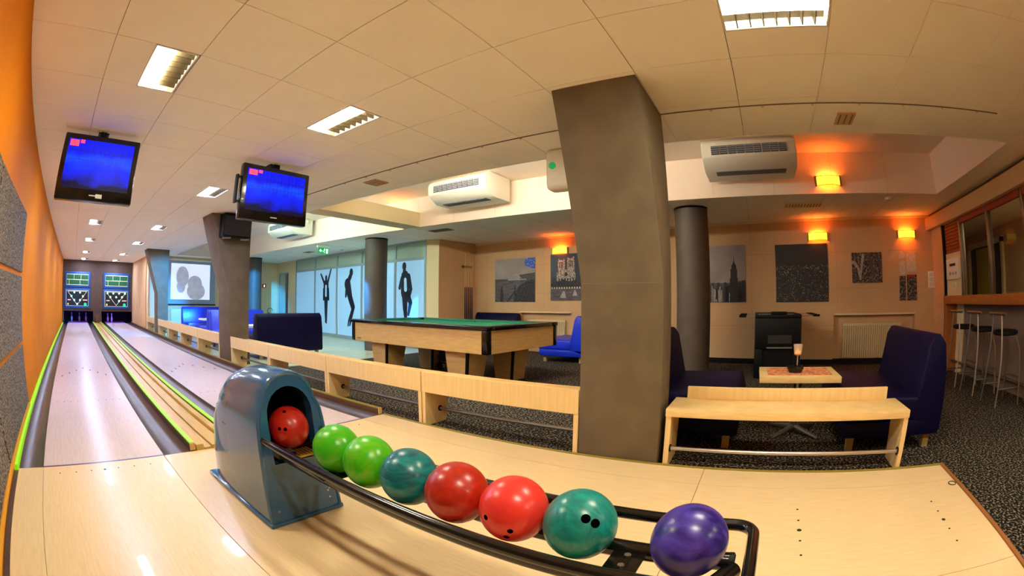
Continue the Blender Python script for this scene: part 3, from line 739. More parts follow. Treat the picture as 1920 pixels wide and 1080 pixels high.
aircon(6.3,7.5,'farthest air conditioner in the recess over the rear lounge')
# white heater box hung behind the big column
t = thing('heater_box', (4.1,-1.6,2.5), 'beige rounded box hung behind the top of the big column', 'heater box')
MB().box(4.0,4.18,-1.95,-1.42,2.13,H-.001).build('cabinet', 'plastic_w', t, bevel=.05, seg=4)
MB().cyl((3.992,-1.5,2.36), .035, .01, 12, 'x').build('badge', 'exit_green', t)
# ceiling bits: curtain track, vents, detectors
t = thing('ceiling_track', (3.6,-1.5,H), 'thin metal curtain track along the ceiling beside the columns', 'track')
MB().box(3.602,3.610,-5.75,3.8,H-.008,H-.0005).build('rail', 'slab', t)
for k in range(22): MB().box(3.612,3.622,-5.5+k*.41,-5.48+k*.41,H-.018,H-.002).build('hook', 'cream_l', t)
def vent(x, y, lx, ly, label, m='fixture'):
    t = thing('ceiling_vent', (x,y,H), label, 'vent', 'ceiling vents')
    MB().box(x-lx/2,x+lx/2,y-ly/2,y+ly/2,H-.012,H-.0005).build('frame', m, t)
    n = max(3,int(ly/.05))
    for k in range(n):
        yy = y-ly/2+.03+(ly-.06)*k/(n-1); MB().box(x-lx/2+.02,x+lx/2-.02,yy-.006,yy+.006,H-.016,H-.012).build('slat', 'slab', t)
vent(3.92,-4.18,.24,.17,'small square ceiling vent above the right bench', 'cream'); vent(3.87,.77,.22,.22,'small square ceiling vent beside the curtain track', 'cream')
vent(7.35,-4.12,.28,.62,'slatted ceiling vent before the night city poster','cream_l'); vent(7.16,2.54,.22,.5,'narrow dark ceiling vent over the pool table','slab')
vent(7.6,8.2,.25,.4,'small ceiling vent before the rear partition','cream_l')
for x, y, lab in ((6.9,-5.5,'small ceiling detector near the bar'),(7.9,6.9,'small ceiling detector by the exit sign')):
    tag(MB().lathe([(.05,-.035),(.055,-.01),(.055,-.0005)], (x,y,H), 16).build('smoke_detector', 'plastic_w', smooth=True), lab, 'detector')
# exit sign
t = thing('exit_sign', (6.95,6.35,H), 'green running man exit sign hung from the lounge ceiling', 'exit sign')
MB().box(6.72,7.12,6.34,6.40,2.45,2.5).build('housing', 'plastic_w', t, bevel=.006); MB().box(6.9,6.94,6.35,6.39,2.5,H).build('hanger', 'plastic_w', t)
MB().box(6.75,7.09,6.36,6.38,2.29,2.45).build('green_panel', 'exit_green', t)
MB().box(7.0,7.06,6.352,6.36,2.31,2.42).build('door_symbol', 'exit_white', t)
MB().prism([(6.78,6.352,2.37),(6.83,6.352,2.41),(6.83,6.352,2.38),(6.87,6.352,2.38),(6.87,6.352,2.36),(6.83,6.352,2.36),(6.83,6.352,2.33)], (0,.007,0)).build('arrow_symbol', 'exit_white', t)
rm = MB(); rm.cyl((6.955,6.352,2.42),.012,.007,10,'y')
for a, b_ in (((6.95,2.405),(6.93,2.365)),((6.93,2.365),(6.955,2.335)),((6.955,2.335),(6.945,2.31)),((6.93,2.365),(6.905,2.345)),((6.905,2.345),(6.885,2.345)),((6.945,2.395),(6.97,2.38)),((6.945,2.395),(6.915,2.39))):
    rm.tube([(a[0],6.355,a[1]),(b_[0],6.355,b_[1])], .005, 5)
rm.build('running_man', 'exit_white', t)

# ================================================================== BENCHES
def bench(y0, y1, label, back=False, ends=(True,True)):
    """bench standing along the approach; back=True: high board towards the lanes"""
    t = thing('bench', (3.52,(y0+y1)/2,-.02), label, 'bench', 'beech benches along the lanes')
    xf, xk = 3.345, 3.73; z0 = -.02
    if back:
        MB().box(xf,xf+.022,y0+.003,y1-.003,.30,.484).build('front_board', 'beech_v', t, bevel=.002, seg=1)
        MB().box(xf+.022,xk,y0+.003,y1-.003,.40,.43).build('seat', 'beech_h', t, bevel=.002, seg=1)
    else:
        MB().box(xf-.005,xk,y0,y1,.345,.4).build('seat', 'beech', t, bevel=.004)
        MB().box(xk-.03,xk,y0+.09,y1-.09,.4,.49).build('back_lip', 'beech_v', t, bevel=.003)
    top = .3 if back else .345
    for k, yy in enumerate((y0+.003, y1-.041)):
        if not ends[k]: continue
        x1 = xk-.05
        MB().hexa([(xf+.004,yy,z0),(x1-.04,yy,z0),(x1-.04,yy+.038,z0),(xf+.004,yy+.038,z0),(xf+.004,yy,top),(x1,yy,top),(x1,yy+.038,top),(xf+.004,yy+.038,top)]).build('leg_panel', 'beech_v', t, bevel=.002, seg=1)
    xr = 3.55 if back else 3.37
    MB().tube([(xr,y0+.041,.115),(xr,y1-.041,.115)], .016, 10).build('foot_rail', 'satin' if back else 'chrome', t, smooth=True)
    for yy in (y0+.041,y1-.051): MB().tube([(xr,yy,.115),(xr,yy+.01,.115)], .028, 10).build('rail_flange', 'black', t)
bench(-4.45,-2.67,'low beech bench facing the camera before the coffee table')
seq = [(-2.03,-.515,'beech bench directly left of the big column'),(-.51,1.0,'second beech bench left of the big column'),(1.005,2.52,'third beech bench left of the big column'),(2.525,4.06,'beech bench directly right of the middle flared column'),
       (4.68,6.14,'beech bench directly left of the middle flared column'),(6.145,7.72,'second beech bench left of the middle flared column'),(7.725,9.23,'third beech bench left of the middle flared column'),(9.235,10.73,'beech bench ending at the farthest flared column'),(11.35,12.85,'last beech bench beyond the farthest flared column')]
for a, b_, lab in seq: bench(a, b_, lab, True)
# ================================================================== SOFAS
def sofa(x, y, w, rz, label, m='navy', depth=.95):
    """local: width along x, front towards -y"""
    t = thing('booth_sofa', (x,y,-.02), label, 'sofa', 'blue booth sofas', rz)
    d0, d1 = -depth/2, depth/2
    MB().box(-w/2,w/2,d0+.03,d1-.02,.12,.24).build('base', m, t, world=False, bevel=.012)
    vs = [(-w/2,d0,.24),(w/2,d0,.24),(w/2,d1-.24,.24),(-w/2,d1-.24,.24),(-w/2,d0+.05,.44),(w/2,d0+.05,.44),(w/2,d1-.24,.42),(-w/2,d1-.24,.42)]
    MB().hexa(vs).build('seat', m, t, world=False, bevel=.035, seg=4)
    pf = [(d1-.32,.24),(d1,.14),(d1,.55),(d1-.03,.8),(d1-.09,.87),(d1-.15,.87),(d1-.2,.8),(d1-.26,.5)]
    MB().prism([(-w/2,a,b) for a,b in pf], (w,0,0)).build('backrest', m, t, world=False, bevel=.02, seg=3)
    for sx in (-1,1):
        for yy in (d0+.12,d1-.1): MB().box(sx*(w/2-.1)-.03,sx*(w/2-.1)+.03,yy-.03,yy+.03,0,.12).build('leg', 'wood_block', t, world=False)
sofa(4.38,-4.475,1.28,PI,'navy booth sofa right of the coffee table, facing the big column')
sofa(4.42,-2.72,1.28,0,'dark booth sofa half hidden by the big column, facing the coffee table')
sofa(8.4,.25,1.1,PI,'blue booth sofa just left of the big column beyond the pool table','blue_sofa')
sofa(wx(2.5)-.52,2.5,1.25,WANG-PI/2,'dark blue sofa against the wall under the harbour poster')
sofa(4.87,4.93,1.54,PI,'navy sofa seen squarely from behind, beside the middle flared column')
sofa(4.75,6.75,1.5,0,'bright blue sofa opposite the navy sofa back','blue_sofa')
sofa(4.8,7.95,1.4,PI,'blue sofa just left of the middle column, seen from behind','blue_sofa')
sofa(4.95,10.35,1.5,0,'bright blue sofa farthest back under the projection screen','blue_sofa')
# ================================================================== TABLES
def pedestal(x, y, z, lx, ly, label, top='beech', feet=True):
    t = thing('booth_table', (x,y,-.02), label, 'table', 'booth tables')
    MB().box(x-lx/2,x+lx/2,y-ly/2,y+ly/2,z-.05,z).build('table_top', top, t, bevel=.004)
    MB().tube([(x,y,.05),(x,y,z-.05)], .035, 14).build('pedestal', 'satin', t, smooth=True)
    for k in range(4):
        a = PI/4+k*PI/2; MB().tube([(x,y,.045),(x+.3*math.cos(a),y+.3*math.sin(a),-.005)], [.025,.016], 8).build('foot', 'satin', t, smooth=True)
pedestal(4.33,-3.67,.515,.56,.72,'low beech coffee table with patterned runner behind the right bench')
pedestal(4.8,5.85,.56,1.0,.5,'white topped table between the navy and bright blue sofas','plastic_w')
pedestal(4.9,9.15,.56,1.0,.5,'white topped table in the farthest booth','plastic_w')
tag(MB().box(4.14,4.53,-3.96,-3.38,.5155,.519).build('table_runner', 'runner'), 'orange patterned runner lying on the coffee table', 'table runner')
t = thing('ashtray', (4.28,-3.63,.519), 'black faceted ashtray on the patterned runner', 'ashtray')
MB().lathe([(.06,0),(.085,.035),(.085,.05),(.06,.05),(.05,.02),(.01,.018)], (4.28,-3.63,.5195), 6).build('bowl', 'black_gloss', t)
t = thing('candle_glass', (4.4,-3.66,.519), 'tall stemmed glass with lit candle on the coffee table', 'candle holder')
mat('candle_glass', (226,214,196), .05, alpha=.38)
cz = .5195
MB().lathe([(.04,0),(.04,.005),(.006,.012),(.005,.12)], (4.4,-3.66,cz), 16).build('stem', 'candle_glass', t, smooth=True)
MB().lathe([(.01,.12),(.035,.135),(.045,.22),(.041,.22),(.031,.14),(.008,.13)], (4.4,-3.66,cz), 18).build('cup', 'candle_glass', t, smooth=True)
MB().lathe([(.026,.142),(.028,.165)], (4.4,-3.66,cz), 14).build('candle', 'candle', t, smooth=True)
MB().lathe([(.003,.165),(.007,.173),(.001,.195)], (4.4,-3.66,cz), 8).build('flame', 'candle', t, smooth=True)
# ================================================================== POOL TABLE
PA = -math.atan(.085)
pt = thing('pool_table', (5.58,1.03,-.02), 'green cloth pool table in beech and black standing behind the benches', 'pool table', rz=PA)
lx, ly = 1.6, 2.86; zt = .84
def pl(b, name, m, **k): return b.build(name, m, pt, world=False, **k)
for s in (-1,1):
    pl(MB().box(s*(lx/2-.075)-.055 if s>0 else -lx/2+.02, lx/2-.02 if s>0 else -(lx/2-.075)+.055, -ly/2+.09, ly/2-.09, .51, .79), 'side_panel', 'beech_h')
    pl(MB().box(-lx/2+.09, lx/2-.09, (ly/2-.13) if s>0 else (-ly/2+.02), (ly/2-.02) if s>0 else (-ly/2+.13), .51, .79), 'end_panel', 'beech_h')
    pl(MB().box(s*(lx/2-.075)-.075, s*(lx/2-.075)+.075, -ly/2, ly/2, .79, zt), 'rail', 'black_gloss', bevel=.008)
    pl(MB().box(-lx/2+.15, lx/2-.15, s*(ly/2-.075)-.075, s*(ly/2-.075)+.075, .79, zt), 'rail', 'black_gloss', bevel=.008)
    pl(MB().hexa([(s*(lx/2-.15)-.025,-ly/2+.22,.80),(s*(lx/2-.15)+.025,-ly/2+.22,.80),(s*(lx/2-.15)+.025,ly/2-.22,.80),(s*(lx/2-.15)-.025,ly/2-.22,.80),(s*(lx/2-.15)-.025,-ly/2+.22,zt-.005),(s*(lx/2-.15)+.025,-ly/2+.22,zt-.002),(s*(lx/2-.15)+.025,ly/2-.22,zt-.002),(s*(lx/2-.15)-.025,ly/2-.22,zt-.005)]), 'cushion', 'felt')
    pl(MB().box(-lx/2+.22,lx/2-.22,s*(ly/2-.15)-.025,s*(ly/2-.15)+.025,.80,zt-.003), 'cushion', 'felt')
    for u in (-1,1):
        pl(MB().box(s*(lx/2-.055)-.045,s*(lx/2-.055)+.045,u*(ly/2-.055)-.045,u*(ly/2-.055)+.045,.505,.79), 'corner_post', 'black_gloss', bevel=.012)
        pl(MB().lathe([(.06,.0),(.06,.012)], (s*(lx/2-.14),u*(ly/2-.14),.803), 16), 'pocket', 'pit_black')
        x0, y0 = s*.48, u*.82
        pl(MB().hexa([(x0-.17,y0-.15,.0),(x0+.13,y0-.15,.0),(x0+.13,y0+.15,.0),(x0-.17,y0+.15,.0),(x0-.2,y0-.2,.51),(x0+.2,y0-.2,.51),(x0+.2,y0+.2,.51),(x0-.2,y0+.2,.51)]), 'leg', 'beech_h', bevel=.004, seg=1)
        pl(MB().hexa([(x0-.174,y0-.154,.0),(x0-.15,y0-.154,.0),(x0-.15,y0-.12,.0),(x0-.174,y0-.12,.0),(x0-.204,y0-.204,.505),(x0-.17,y0-.204,.505),(x0-.17,y0-.17,.505),(x0-.204,y0-.17,.505)]), 'leg_edge', 'black')
    pl(MB().lathe([(.05,.0),(.05,.012)], (s*(lx/2-.13),0,.803), 16), 'pocket', 'pit_black')
    for k in range(1,8):
        if k != 4: pl(MB().cyl((s*(lx/2-.055),-ly/2+.1+(ly-.2)*k/8,zt), .008, .0008, 8), 'sight_mark', 'pin')
    for k in range(1,4): pl(MB().cyl((-lx/2+.1+(lx-.2)*k/4,s*(ly/2-.055),zt), .008, .0008, 8), 'sight_mark', 'pin')
pl(MB().box(-lx/2+.14,lx/2-.14,-ly/2+.14,ly/2-.14,.72,.802), 'playing_bed', 'felt')
pl(MB().box(-lx/2+.016,-lx/2+.02,ly/2-.26,ly/2-.16,.54,.56), 'name_plate', 'brass')
# folded trolley under the pool table
t = thing('folded_trolley', (6.0,1.35,-.02), 'black folded wheeled trolley frame parked under the pool table', 'trolley')
for a, b_ in (((5.8,1.0,.45),(6.1,1.75,.45)),((5.8,1.0,.45),(5.85,1.1,.1)),((6.1,1.75,.45),(6.05,1.6,.1)),((5.85,1.1,.1),(6.05,1.6,.1)),((5.8,1.0,.42),(6.05,1.6,.12)),((6.1,1.75,.42),(5.85,1.1,.12))):
    MB().tube([a,b_], .014, 8).build('frame_bar', 'black', t)
for x, y in ((5.85,1.1),(6.05,1.6)): MB().lathe([(.05,-.015),(.06,-.01),(.06,.01),(.05,.015)], (x,y,.042), 16, 'x').build('wheel', 'black', t, smooth=True)
MB().box(5.88,6.06,1.2,1.5,.14,.38).build('bag', 'photo_dark', t, bevel=.04, seg=3)
# cue rack and cues on the short return wall
t = thing('cue_rack', (9.0,3.3,1.9), 'wooden cue rack clips on the short beige wall', 'cue rack')
MB().box(8.83,9.2,3.265,3.305,1.92,1.97).build('clip_bar', 'dark_wood', t, bevel=.006); MB().box(8.83,9.2,3.2,3.31,.62,.66).build('base_shelf', 'beech_h', t, bevel=.006)
for k in range(5): MB().box(8.87+k*.07,8.89+k*.07,3.23,3.27,1.925,1.965).build('clip', 'brass', t)
for k, nm in enumerate(('leftmost','second','middle','fourth','rightmost')):
    x = 8.88+k*.07
    t = thing('pool_cue', (x,3.235,.662), nm + ' pool cue standing in the wall rack', 'pool cue', 'cues in the wall rack')
    MB().tube([(x,3.235,1.45),(x,3.235,2.24-.04*(k%3))], [.009,.0055], 8).build('shaft', 'beech', t, smooth=True)
    MB().tube([(x,3.235,.664),(x,3.235,1.45)], [.015,.009], 8).build('butt', 'navy' if k != 2 else 'ink', t, smooth=True)
# ================================================================== POSTERS (prints are flat layers on thin boards)
def poster(y, z, w, h, label, base, name='poster'):
    t = thing(name, (wx(y)-.014, y, z), label, 'poster', 'prints on the angled wall', WANG)
    MB().box(0,.013,-w/2,w/2,-h/2,h/2).build('board', base, t, world=False)
    def lay(polys, m, part, d=.001, stuff=False):    # polys in print coordinates: u right 0..1, v up 0..1 (u runs towards -y)
        b = MB()
        for p in polys: b.prism([(0,w/2-u*w,-h/2+v*h) for u,v in p], (-d,0,0))
        o = b.build(part, m, t, world=False)
        if len(polys) > 1: o['kind'] = 'stuff'
        return o
    return t, lay
def rect(u0, v0, u1, v1): return [(u0,v0),(u1,v0),(u1,v1),(u0,v1)]
rnd = random.Random(3)
t, lay = poster(-2.7,1.6,.78,1.03,'grey skyline print with a tall spired tower beside the round column','sky_grey')
lay([rect(0,0,1,.34)], 'photo_mid', 'city_haze', .0006)
lay([rect(u:=rnd.random()*.95, 0, u+.03+rnd.random()*.05, .12+rnd.random()*.26) for _ in range(34)], 'photo_dark', 'buildings', .001)
lay([rect(u:=rnd.random()*.6, 0, u+.02+rnd.random()*.02, .05+rnd.random()*.24) for _ in range(16)], 'photo_light', 'lit_buildings', .0014)
lay([[(.60,0),(.80,0),(.80,.42),(.785,.42),(.785,.58),(.765,.58),(.765,.64),(.735,.67),(.715,.72),(.708,.86),(.70,.72),(.675,.67),(.645,.64),(.645,.58),(.62,.58),(.62,.42),(.60,.42)]], 'photo_black', 'tower', .0018)
t, lay = poster(-4.17,1.58,1.02,1.01,'dark night city aerial print under the amber wall lamp','photo_black')
lay([rect(0,.72,1,1)], 'photo_dusk', 'dusk_sky', .0006)
def dots(n, v0, v1, s): return [rect(u:=rnd.random()*.985, v:=v0+(v1-v0)*rnd.random()**1.2, u+s*(.4+rnd.random()), v+s*(.4+rnd.random())) for _ in range(n)]
lay(dots(110,.02,.5,.03), 'photo_block', 'rooftops', .0008); lay(dots(330,.02,.64,.0075), 'photo_light', 'city_lights', .0011); lay(dots(90,.02,.62,.009), 'photo_warm', 'street_lights', .0013); lay(dots(70,.56,.625,.006), 'photo_warm', 'horizon_lights', .0015)
t, lay = poster(-5.46,1.647,.62,.52,'small square print of curving streets beside the notices','photo_bits')
lay([[(0,.75),(.12,.7),(.24,.5),(.3,.1),(.24,.1),(.17,.45),(.08,.6),(0,.62)],[(.34,.96),(.42,.96),(.28,.1),(.22,.1)]], 'photo_light', 'roads', .001)
lay([[(.52,.95),(.62,.9),(.75,.3),(.64,.2)],[(.8,.95),(.9,.9),(.98,.5),(.9,.45)]], 'photo_mid', 'tall_blocks', .001)
t, lay = poster(2.07,1.6,1.15,1.0,'harbour bridge print with a blue corner above the dark sofa','sky_grey')
lay([rect(0,0,1,.5)], 'photo_water', 'water', .0006); lay([rect(0,.47,.4,.53)], 'photo_mid', 'far_shore', .0008)
ar = [(.36+.34*k/10, .53+.1*math.sin(PI*k/10)) for k in range(11)]
lay([ar + [(a,b_-.02) for a,b_ in ar[::-1]], rect(.33,.5,.8,.525)], 'photo_light', 'bridge_arch', .001)
lay([[(.62,.62),(1,.66),(1,.45),(.66,.45)]], 'photo_mid', 'headland', .001)
lay([[(.55,0),(1,0),(1,.52),(.85,.48),(.7,.42),(.6,.36),(.54,.2)],[(.14,0),(.22,.0),(.22,.2),(.18,.42),(.145,.2)],[(.3,.02),(.5,.25),(.52,.22),(.34,0)],[(.48,0),(.56,0),(.54,.3),(.505,.42)]], 'photo_foliage', 'palm_leaves', .0014)
lay([[(.74,.92),(.8,1),(1,1),(1,.75),(.92,.76),(.86,.8),(.78,.8)]], 'photo_blue', 'blue_corner', .0018)
t, lay = poster(.70,1.63,.78,1.0,'night cathedral print with two lit towers beside the big column','photo_night')
lay([rect(0,0,1,.27)], 'photo_water', 'river', .0006)
lay([[(.2,.42),(.2,.6),(.24,.6),(.24,.87),(.27,.9),(.29,.87),(.42,.87),(.44,.9),(.46,.87),(.46,.66),(.54,.66),(.54,.9),(.57,.93),(.59,.9),(.72,.91),(.74,.94),(.76,.91),(.77,.6),(.8,.58),(.78,.42)]], 'photo_stone', 'cathedral_front', .001)
lay([rect(.285+k*.05,.70,.31+k*.05,.83) for k in range(3)] + [rect(.59+k*.05,.71,.615+k*.05,.85) for k in range(3)] + [[(.5+.05*math.cos(q*PI/6),.56+.04*math.sin(q*PI/6)) for q in range(12)]] + [rect(.26+k*.09,.42,.3+k*.09,.48) for k in range(6)], 'photo_black', 'tower_openings', .0014)
lay([[(0,.27),(1,.27),(1,.38),(.8,.44),(.6,.4),(.4,.46),(.25,.4),(.12,.5),(.05,.36),(0,.36)]], 'photo_foliage', 'trees', .0014)
lay([rect(u:=.03+.96*k/12,.255,u+.035,.29) for k in range(12)], 'photo_warm', 'quay_lights', .0018); lay([[(.3,.06),(.5,.06),(.46,.2),(.4,.2)],[(.7,.1),(.86,.1),(.8,.22),(.76,.22)]], 'photo_light', 'reflections', .001)
# notices beside the bar
def notice(y, z, w, h, m, label):
    t = thing('notice', (wx(y)-.004,y,z), label, 'notice', 'notices pinned by the bar', WANG)
    MB().box(0,.003,-w/2,w/2,-h/2,h/2).build('sheet', m, t, world=False)
    for s in (-1,1): MB().cyl((-.004,s*(w/2-.015),h/2-.015), .006, .004, 8, 'x').build('pin', 'ink', t, world=False)
notice(-6.2,1.85,.13,.12,'paper','small white note at the top of the pinned notices')
notice(-6.2,1.64,.13,.25,'paper','narrow pale notice left of the typed sheet'); notice(-6.2,1.28,.14,.42,'photo_bits','narrow dark flyer low on the left of the notices')
notice(-6.4,1.73,.21,.33,'paper','typed pale sheet pinned under the amber lamp'); notice(-6.4,1.29,.22,.44,'photo_bits','dark flyer with a red heading beside the bar')
tag(MB().box(wx(-6.4)-.012,wx(-6.4)-.006,-6.5,-6.3,1.47,1.51).build('flyer_heading', 'paper_red'), 'red heading strip across the dark flyer by the bar', 'notice')
# ================================================================== RADIATORS
def radiator(y0, y1, z0, z1, label):
    yc = (y0+y1)/2; t = thing('radiator', (wx(yc)+.05,yc,z0), label, 'radiator', 'radiators in the wall niches', WANG)
    w = y1-y0; h = z1-z0
    MB().box(0,.05,-w/2,w/2,0,h).build('panel', 'rad', t, world=False, bevel=.004); n = int(w/.043)
    rib = MB()
    o0 = None
    for k in range(n):
        yy = -w/2+.02+(w-.04)*k/(n-1)
        if o0 is None: o0 = MB().box(-.022,0,-.013,.013,.02,h-.03).build('rib', 'rad', t, world=False); o0.location = (0,yy,0)
        else: o = o0.copy(); COL.objects.link(o); o.parent = t; o.location = (0,yy,0)
    MB().box(-.004,.055,-w/2,w/2,h,h+.008).build('top_grille', 'rad', t, world=False)
    MB().tube([(.03,-w/2-.04,.06),(.03,-w/2-.04,-.05)], .011, 8).build('valve_pipe', 'satin', t, world=False)
radiator(-6.2,-4.97,.09,.69,'ribbed cream radiator in the niche right of the football table')
radiator(.75,1.75,.1,.7,'ribbed cream radiator in the niche behind the pool table')
for a, b_, z, lab in ((-6.46,-4.78,.86,'thin sill over the right radiator niche'),(.575,1.92,.88,'thin sill over the radiator niche behind the pool table')):
    o = wallslab('niche_sill', 'cream_l', wx, a, b_, z-.02, z+.01, .13, .02); tag(o, lab, 'sill')
# ================================================================== TABLE FOOTBALL
t = thing('table_football', (7.7,-3.62,-.02), 'black table football game seen end on with player rods', 'football table')
x0, x1, y0, y1 = 7.02, 8.35, -3.98, -3.26
MB().box(x0,x1,y0,y1,.42,.86).build('cabinet', 'black', t, bevel=.01)
for s in (0,1):
    MB().box(x0,x1,(y1-.05) if s else y0,(y1) if s else y0+.05,.86,.91).build('side_rail', 'black', t, bevel=.006)
    MB().box((x1-.05) if s else x0,x1 if s else x0+.05,y0+.05,y1-.05,.86,.91).build('end_rail', 'black', t, bevel=.006)
    for u in (0,1): MB().box((x1-.16) if u else x0+.02,(x1-.02) if u else x0+.16,(y1-.12) if s else y0,(y1) if s else y0+.12,.0,.42).build('leg', 'black', t, bevel=.006)
MB().box(x0+.05,x1-.05,y0+.05,y1-.05,.86,.868).build('pitch', 'felt', t); MB().box(x0+.06,x0+.1,y0+.12,y1-.12,.06,.42).build('end_apron', 'black', t)
MB().box(x0-.006,x0,y0+.15,y1-.2,.5,.62).build('goal_box', 'photo_dark', t); MB().box(x0-.01,x0,y0+.14,y1-.18,.43,.45).build('trim_strip', 'satin', t)
MB().box(x0,x0+.2,-3.75,-3.5,.91,.95).build('score_counter', 'black', t, bevel=.01)
for k in range(8):
    xx = x0+.14+k*.15; s = -1 if k % 2 else 1
    r_ = MB().tube([(xx,y0-.1-(.22 if s < 0 else 0),.885),(xx,y1+.1+(.14 if s > 0 else 0),.885)], .008, 8).build('rod', 'chrome', t)
    ye_ = y0-.22 if s < 0 else y1+.14
    MB().tube([(xx,ye_,.885),(xx,ye_+s*.11,.885)], .017, 10).build('grip', 'black', r_)
# ================================================================== REAR LOUNGE
t = thing('projection_screen', (5.15,12.83,.88), 'lit projection screen on the rear lounge wall', 'projection screen')
MB().box(4.12,6.16,12.80,12.84,.9,2.4).build('fabric', 'screen_border', t); MB().box(4.3,5.93,12.792,12.8,1.06,2.3).build('picture', 'screen_white', t)
fg = MB()
for c, rx, rz_ in (((4.78,1.85),.26,.36),((4.72,1.5),.18,.22),((5.35,1.35),.38,.3),((5.3,1.62),.3,.28)):
    fg.prism([(c[0]+rx*math.cos(a*PI/12),12.792,c[1]+rz_*math.sin(a*PI/12)) for a in range(24)], (0,-.001-.0005*len(fg.v)/50,0))
fg.build('blurred_shape', 'screen_fig', t)
MB().tube([(4.08,12.81,2.43),(6.2,12.81,2.43)], .035, 10).build('roller_case', 'plastic_w', t, smooth=True); MB().box(4.1,6.18,12.79,12.82,.86,.9).build('weight_bar', 'black', t)
t = thing('lounge_radiator', (4.45,12.8,.1), 'white radiator under the projection screen', 'radiator')
MB().box(4.3,5.6,12.74,12.82,.12,.72).build('panel', 'plastic_w', t, bevel=.006)
for k in range(22): MB().box(4.33+k*.058,4.35+k*.058,12.732,12.74,.16,.68).build('rib', 'plastic_w', t)
t = thing('fire_extinguisher', (8.35,12.4,-.01), 'fire extinguisher with curled hose standing by the rear wall', 'fire extinguisher')
MB().lathe([(.07,0),(.075,.02),(.075,.42),(.05,.5),(.02,.53),(.02,.56)], (8.35,12.4,-.012), 18).build('cylinder', 'red', t, smooth=True)
MB().box(8.31,8.41,12.38,12.42,.55,.6).build('valve', 'black', t); MB().tube([(8.35+.12*math.cos(a*.5)+.06,12.36,.68+.1*math.sin(a*.5)) for a in range(11)], .012, 6).build('hose', 'black', t)
t = thing('fire_sign', (8.37,12.84,1.63), 'small red fire sign on the rear cream wall', 'sign')
MB().box(8.29,8.45,12.835,12.85,1.55,1.7).build('plate', 'red', t); MB().box(8.35,8.4,12.832,12.836,1.58,1.67).build('symbol', 'exit_white', t)
# dancer decals on the partition: generic figures built from limbs, flat films
def decal(y, z, s, limbs, head, label, white=()):
    t = thing('dancer_decal', (px_(y)+.022,y,z), label, 'wall decal', 'dancer decals on the partition', WANG)
    # coordinates: u right (towards -y), v up, in metres before scale
    def cap(a, b_, r0, r1, d):
        r0 *= 1.22; r1 *= 1.22
        a, b_ = Vector(a), Vector(b_); q = (b_-a); n = Vector((-q.y,q.x)).normalized(); pts = []
        ang = math.atan2(n.y,n.x)
        for k in range(7): w_ = ang+PI*k/6; pts.append((a.x+r0*math.cos(w_), a.y+r0*math.sin(w_)))
        for k in range(7): w_ = ang+PI+PI*k/6; pts.append((b_.x+r1*math.cos(w_), b_.y+r1*math.sin(w_)))
        return [(-d,-p[0]*s,p[1]*s) for p in pts]
    b = MB()
    for a, c, r0, r1 in limbs: b.prism(cap(a,c,r0,r1,.0), (-.0008,0,0))
    b.prism([(0,-(head[0]+head[2]*math.cos(k*PI/8))*s,(head[1]+head[2]*1.25*math.sin(k*PI/8))*s) for k in range(16)], (-.0008,0,0))
    b.build('figure', 'decal', t, world=False)
    if white:
        b = MB()
        for a, c, r0, r1 in white: b.prism(cap(a,c,r0,r1,.001), (-.0008,0,0))
        b.build('highlight', 'frost_glow', t, world=False)
decal(8.57,.4,.88,[((0,.9),(0,1.35),.13,.16),((-.1,1.38),(-.42,1.75),.055,.035),((.1,1.38),(.36,1.9),.055,.035),((-.04,.9),(-.02,.08),.085,.04),((.05,.9),(.03,.08),.085,.04),((-.03,.05),(.03,.0),.045,.03),((.16,1.2),(.2,.85),.06,.05),((-.16,1.2),(-.18,.85),.06,.05)],(0,1.6,.085),'black dancer silhouette with both arms raised on the partition',[((0,1.3),(0,.98),.05,.05)])
decal(7.07,.4,.88,[((-.18,1.35),(-.02,.95),.16,.12),((-.02,.95),(.2,.6),.11,.085),((.2,.6),(.02,.1),.08,.045),((-.02,.9),(.18,.55),.1,.08),((.18,.55),(-.1,.12),.06,.04),((-.22,1.4),(-.28,.95),.06,.045),((-.1,.1),(-.14,-.02),.035,.03),((.02,.1),(-.02,.0),.04,.03),((-.08,1.5),(.0,1.6),.08,.08)],(.05,1.72,.11),'black dancer silhouette leaning back on its toes on the partition')
decal(4.5,.55,.8,[((0,.95),(-.02,1.45),.17,.15),((.16,1.45),(.28,1.05),.07,.055),((.28,1.05),(.2,.85),.05,.05),((-.16,1.4),(-.28,1.1),.06,.05),((-.02,.95),(0,.45),.12,.085),((0,.45),(.05,.0),.08,.05),((.1,.9),(.26,.65),.1,.07),((.26,.65),(.16,.3),.065,.045),((.05,.02),(.16,0),.04,.03),((-.05,1.55),(-.05,1.65),.06,.06)],(-.06,1.76,.1),'black dancer silhouette with one knee lifted, right of the round column',[((0,1.35),(.02,1.05),.05,.06)])
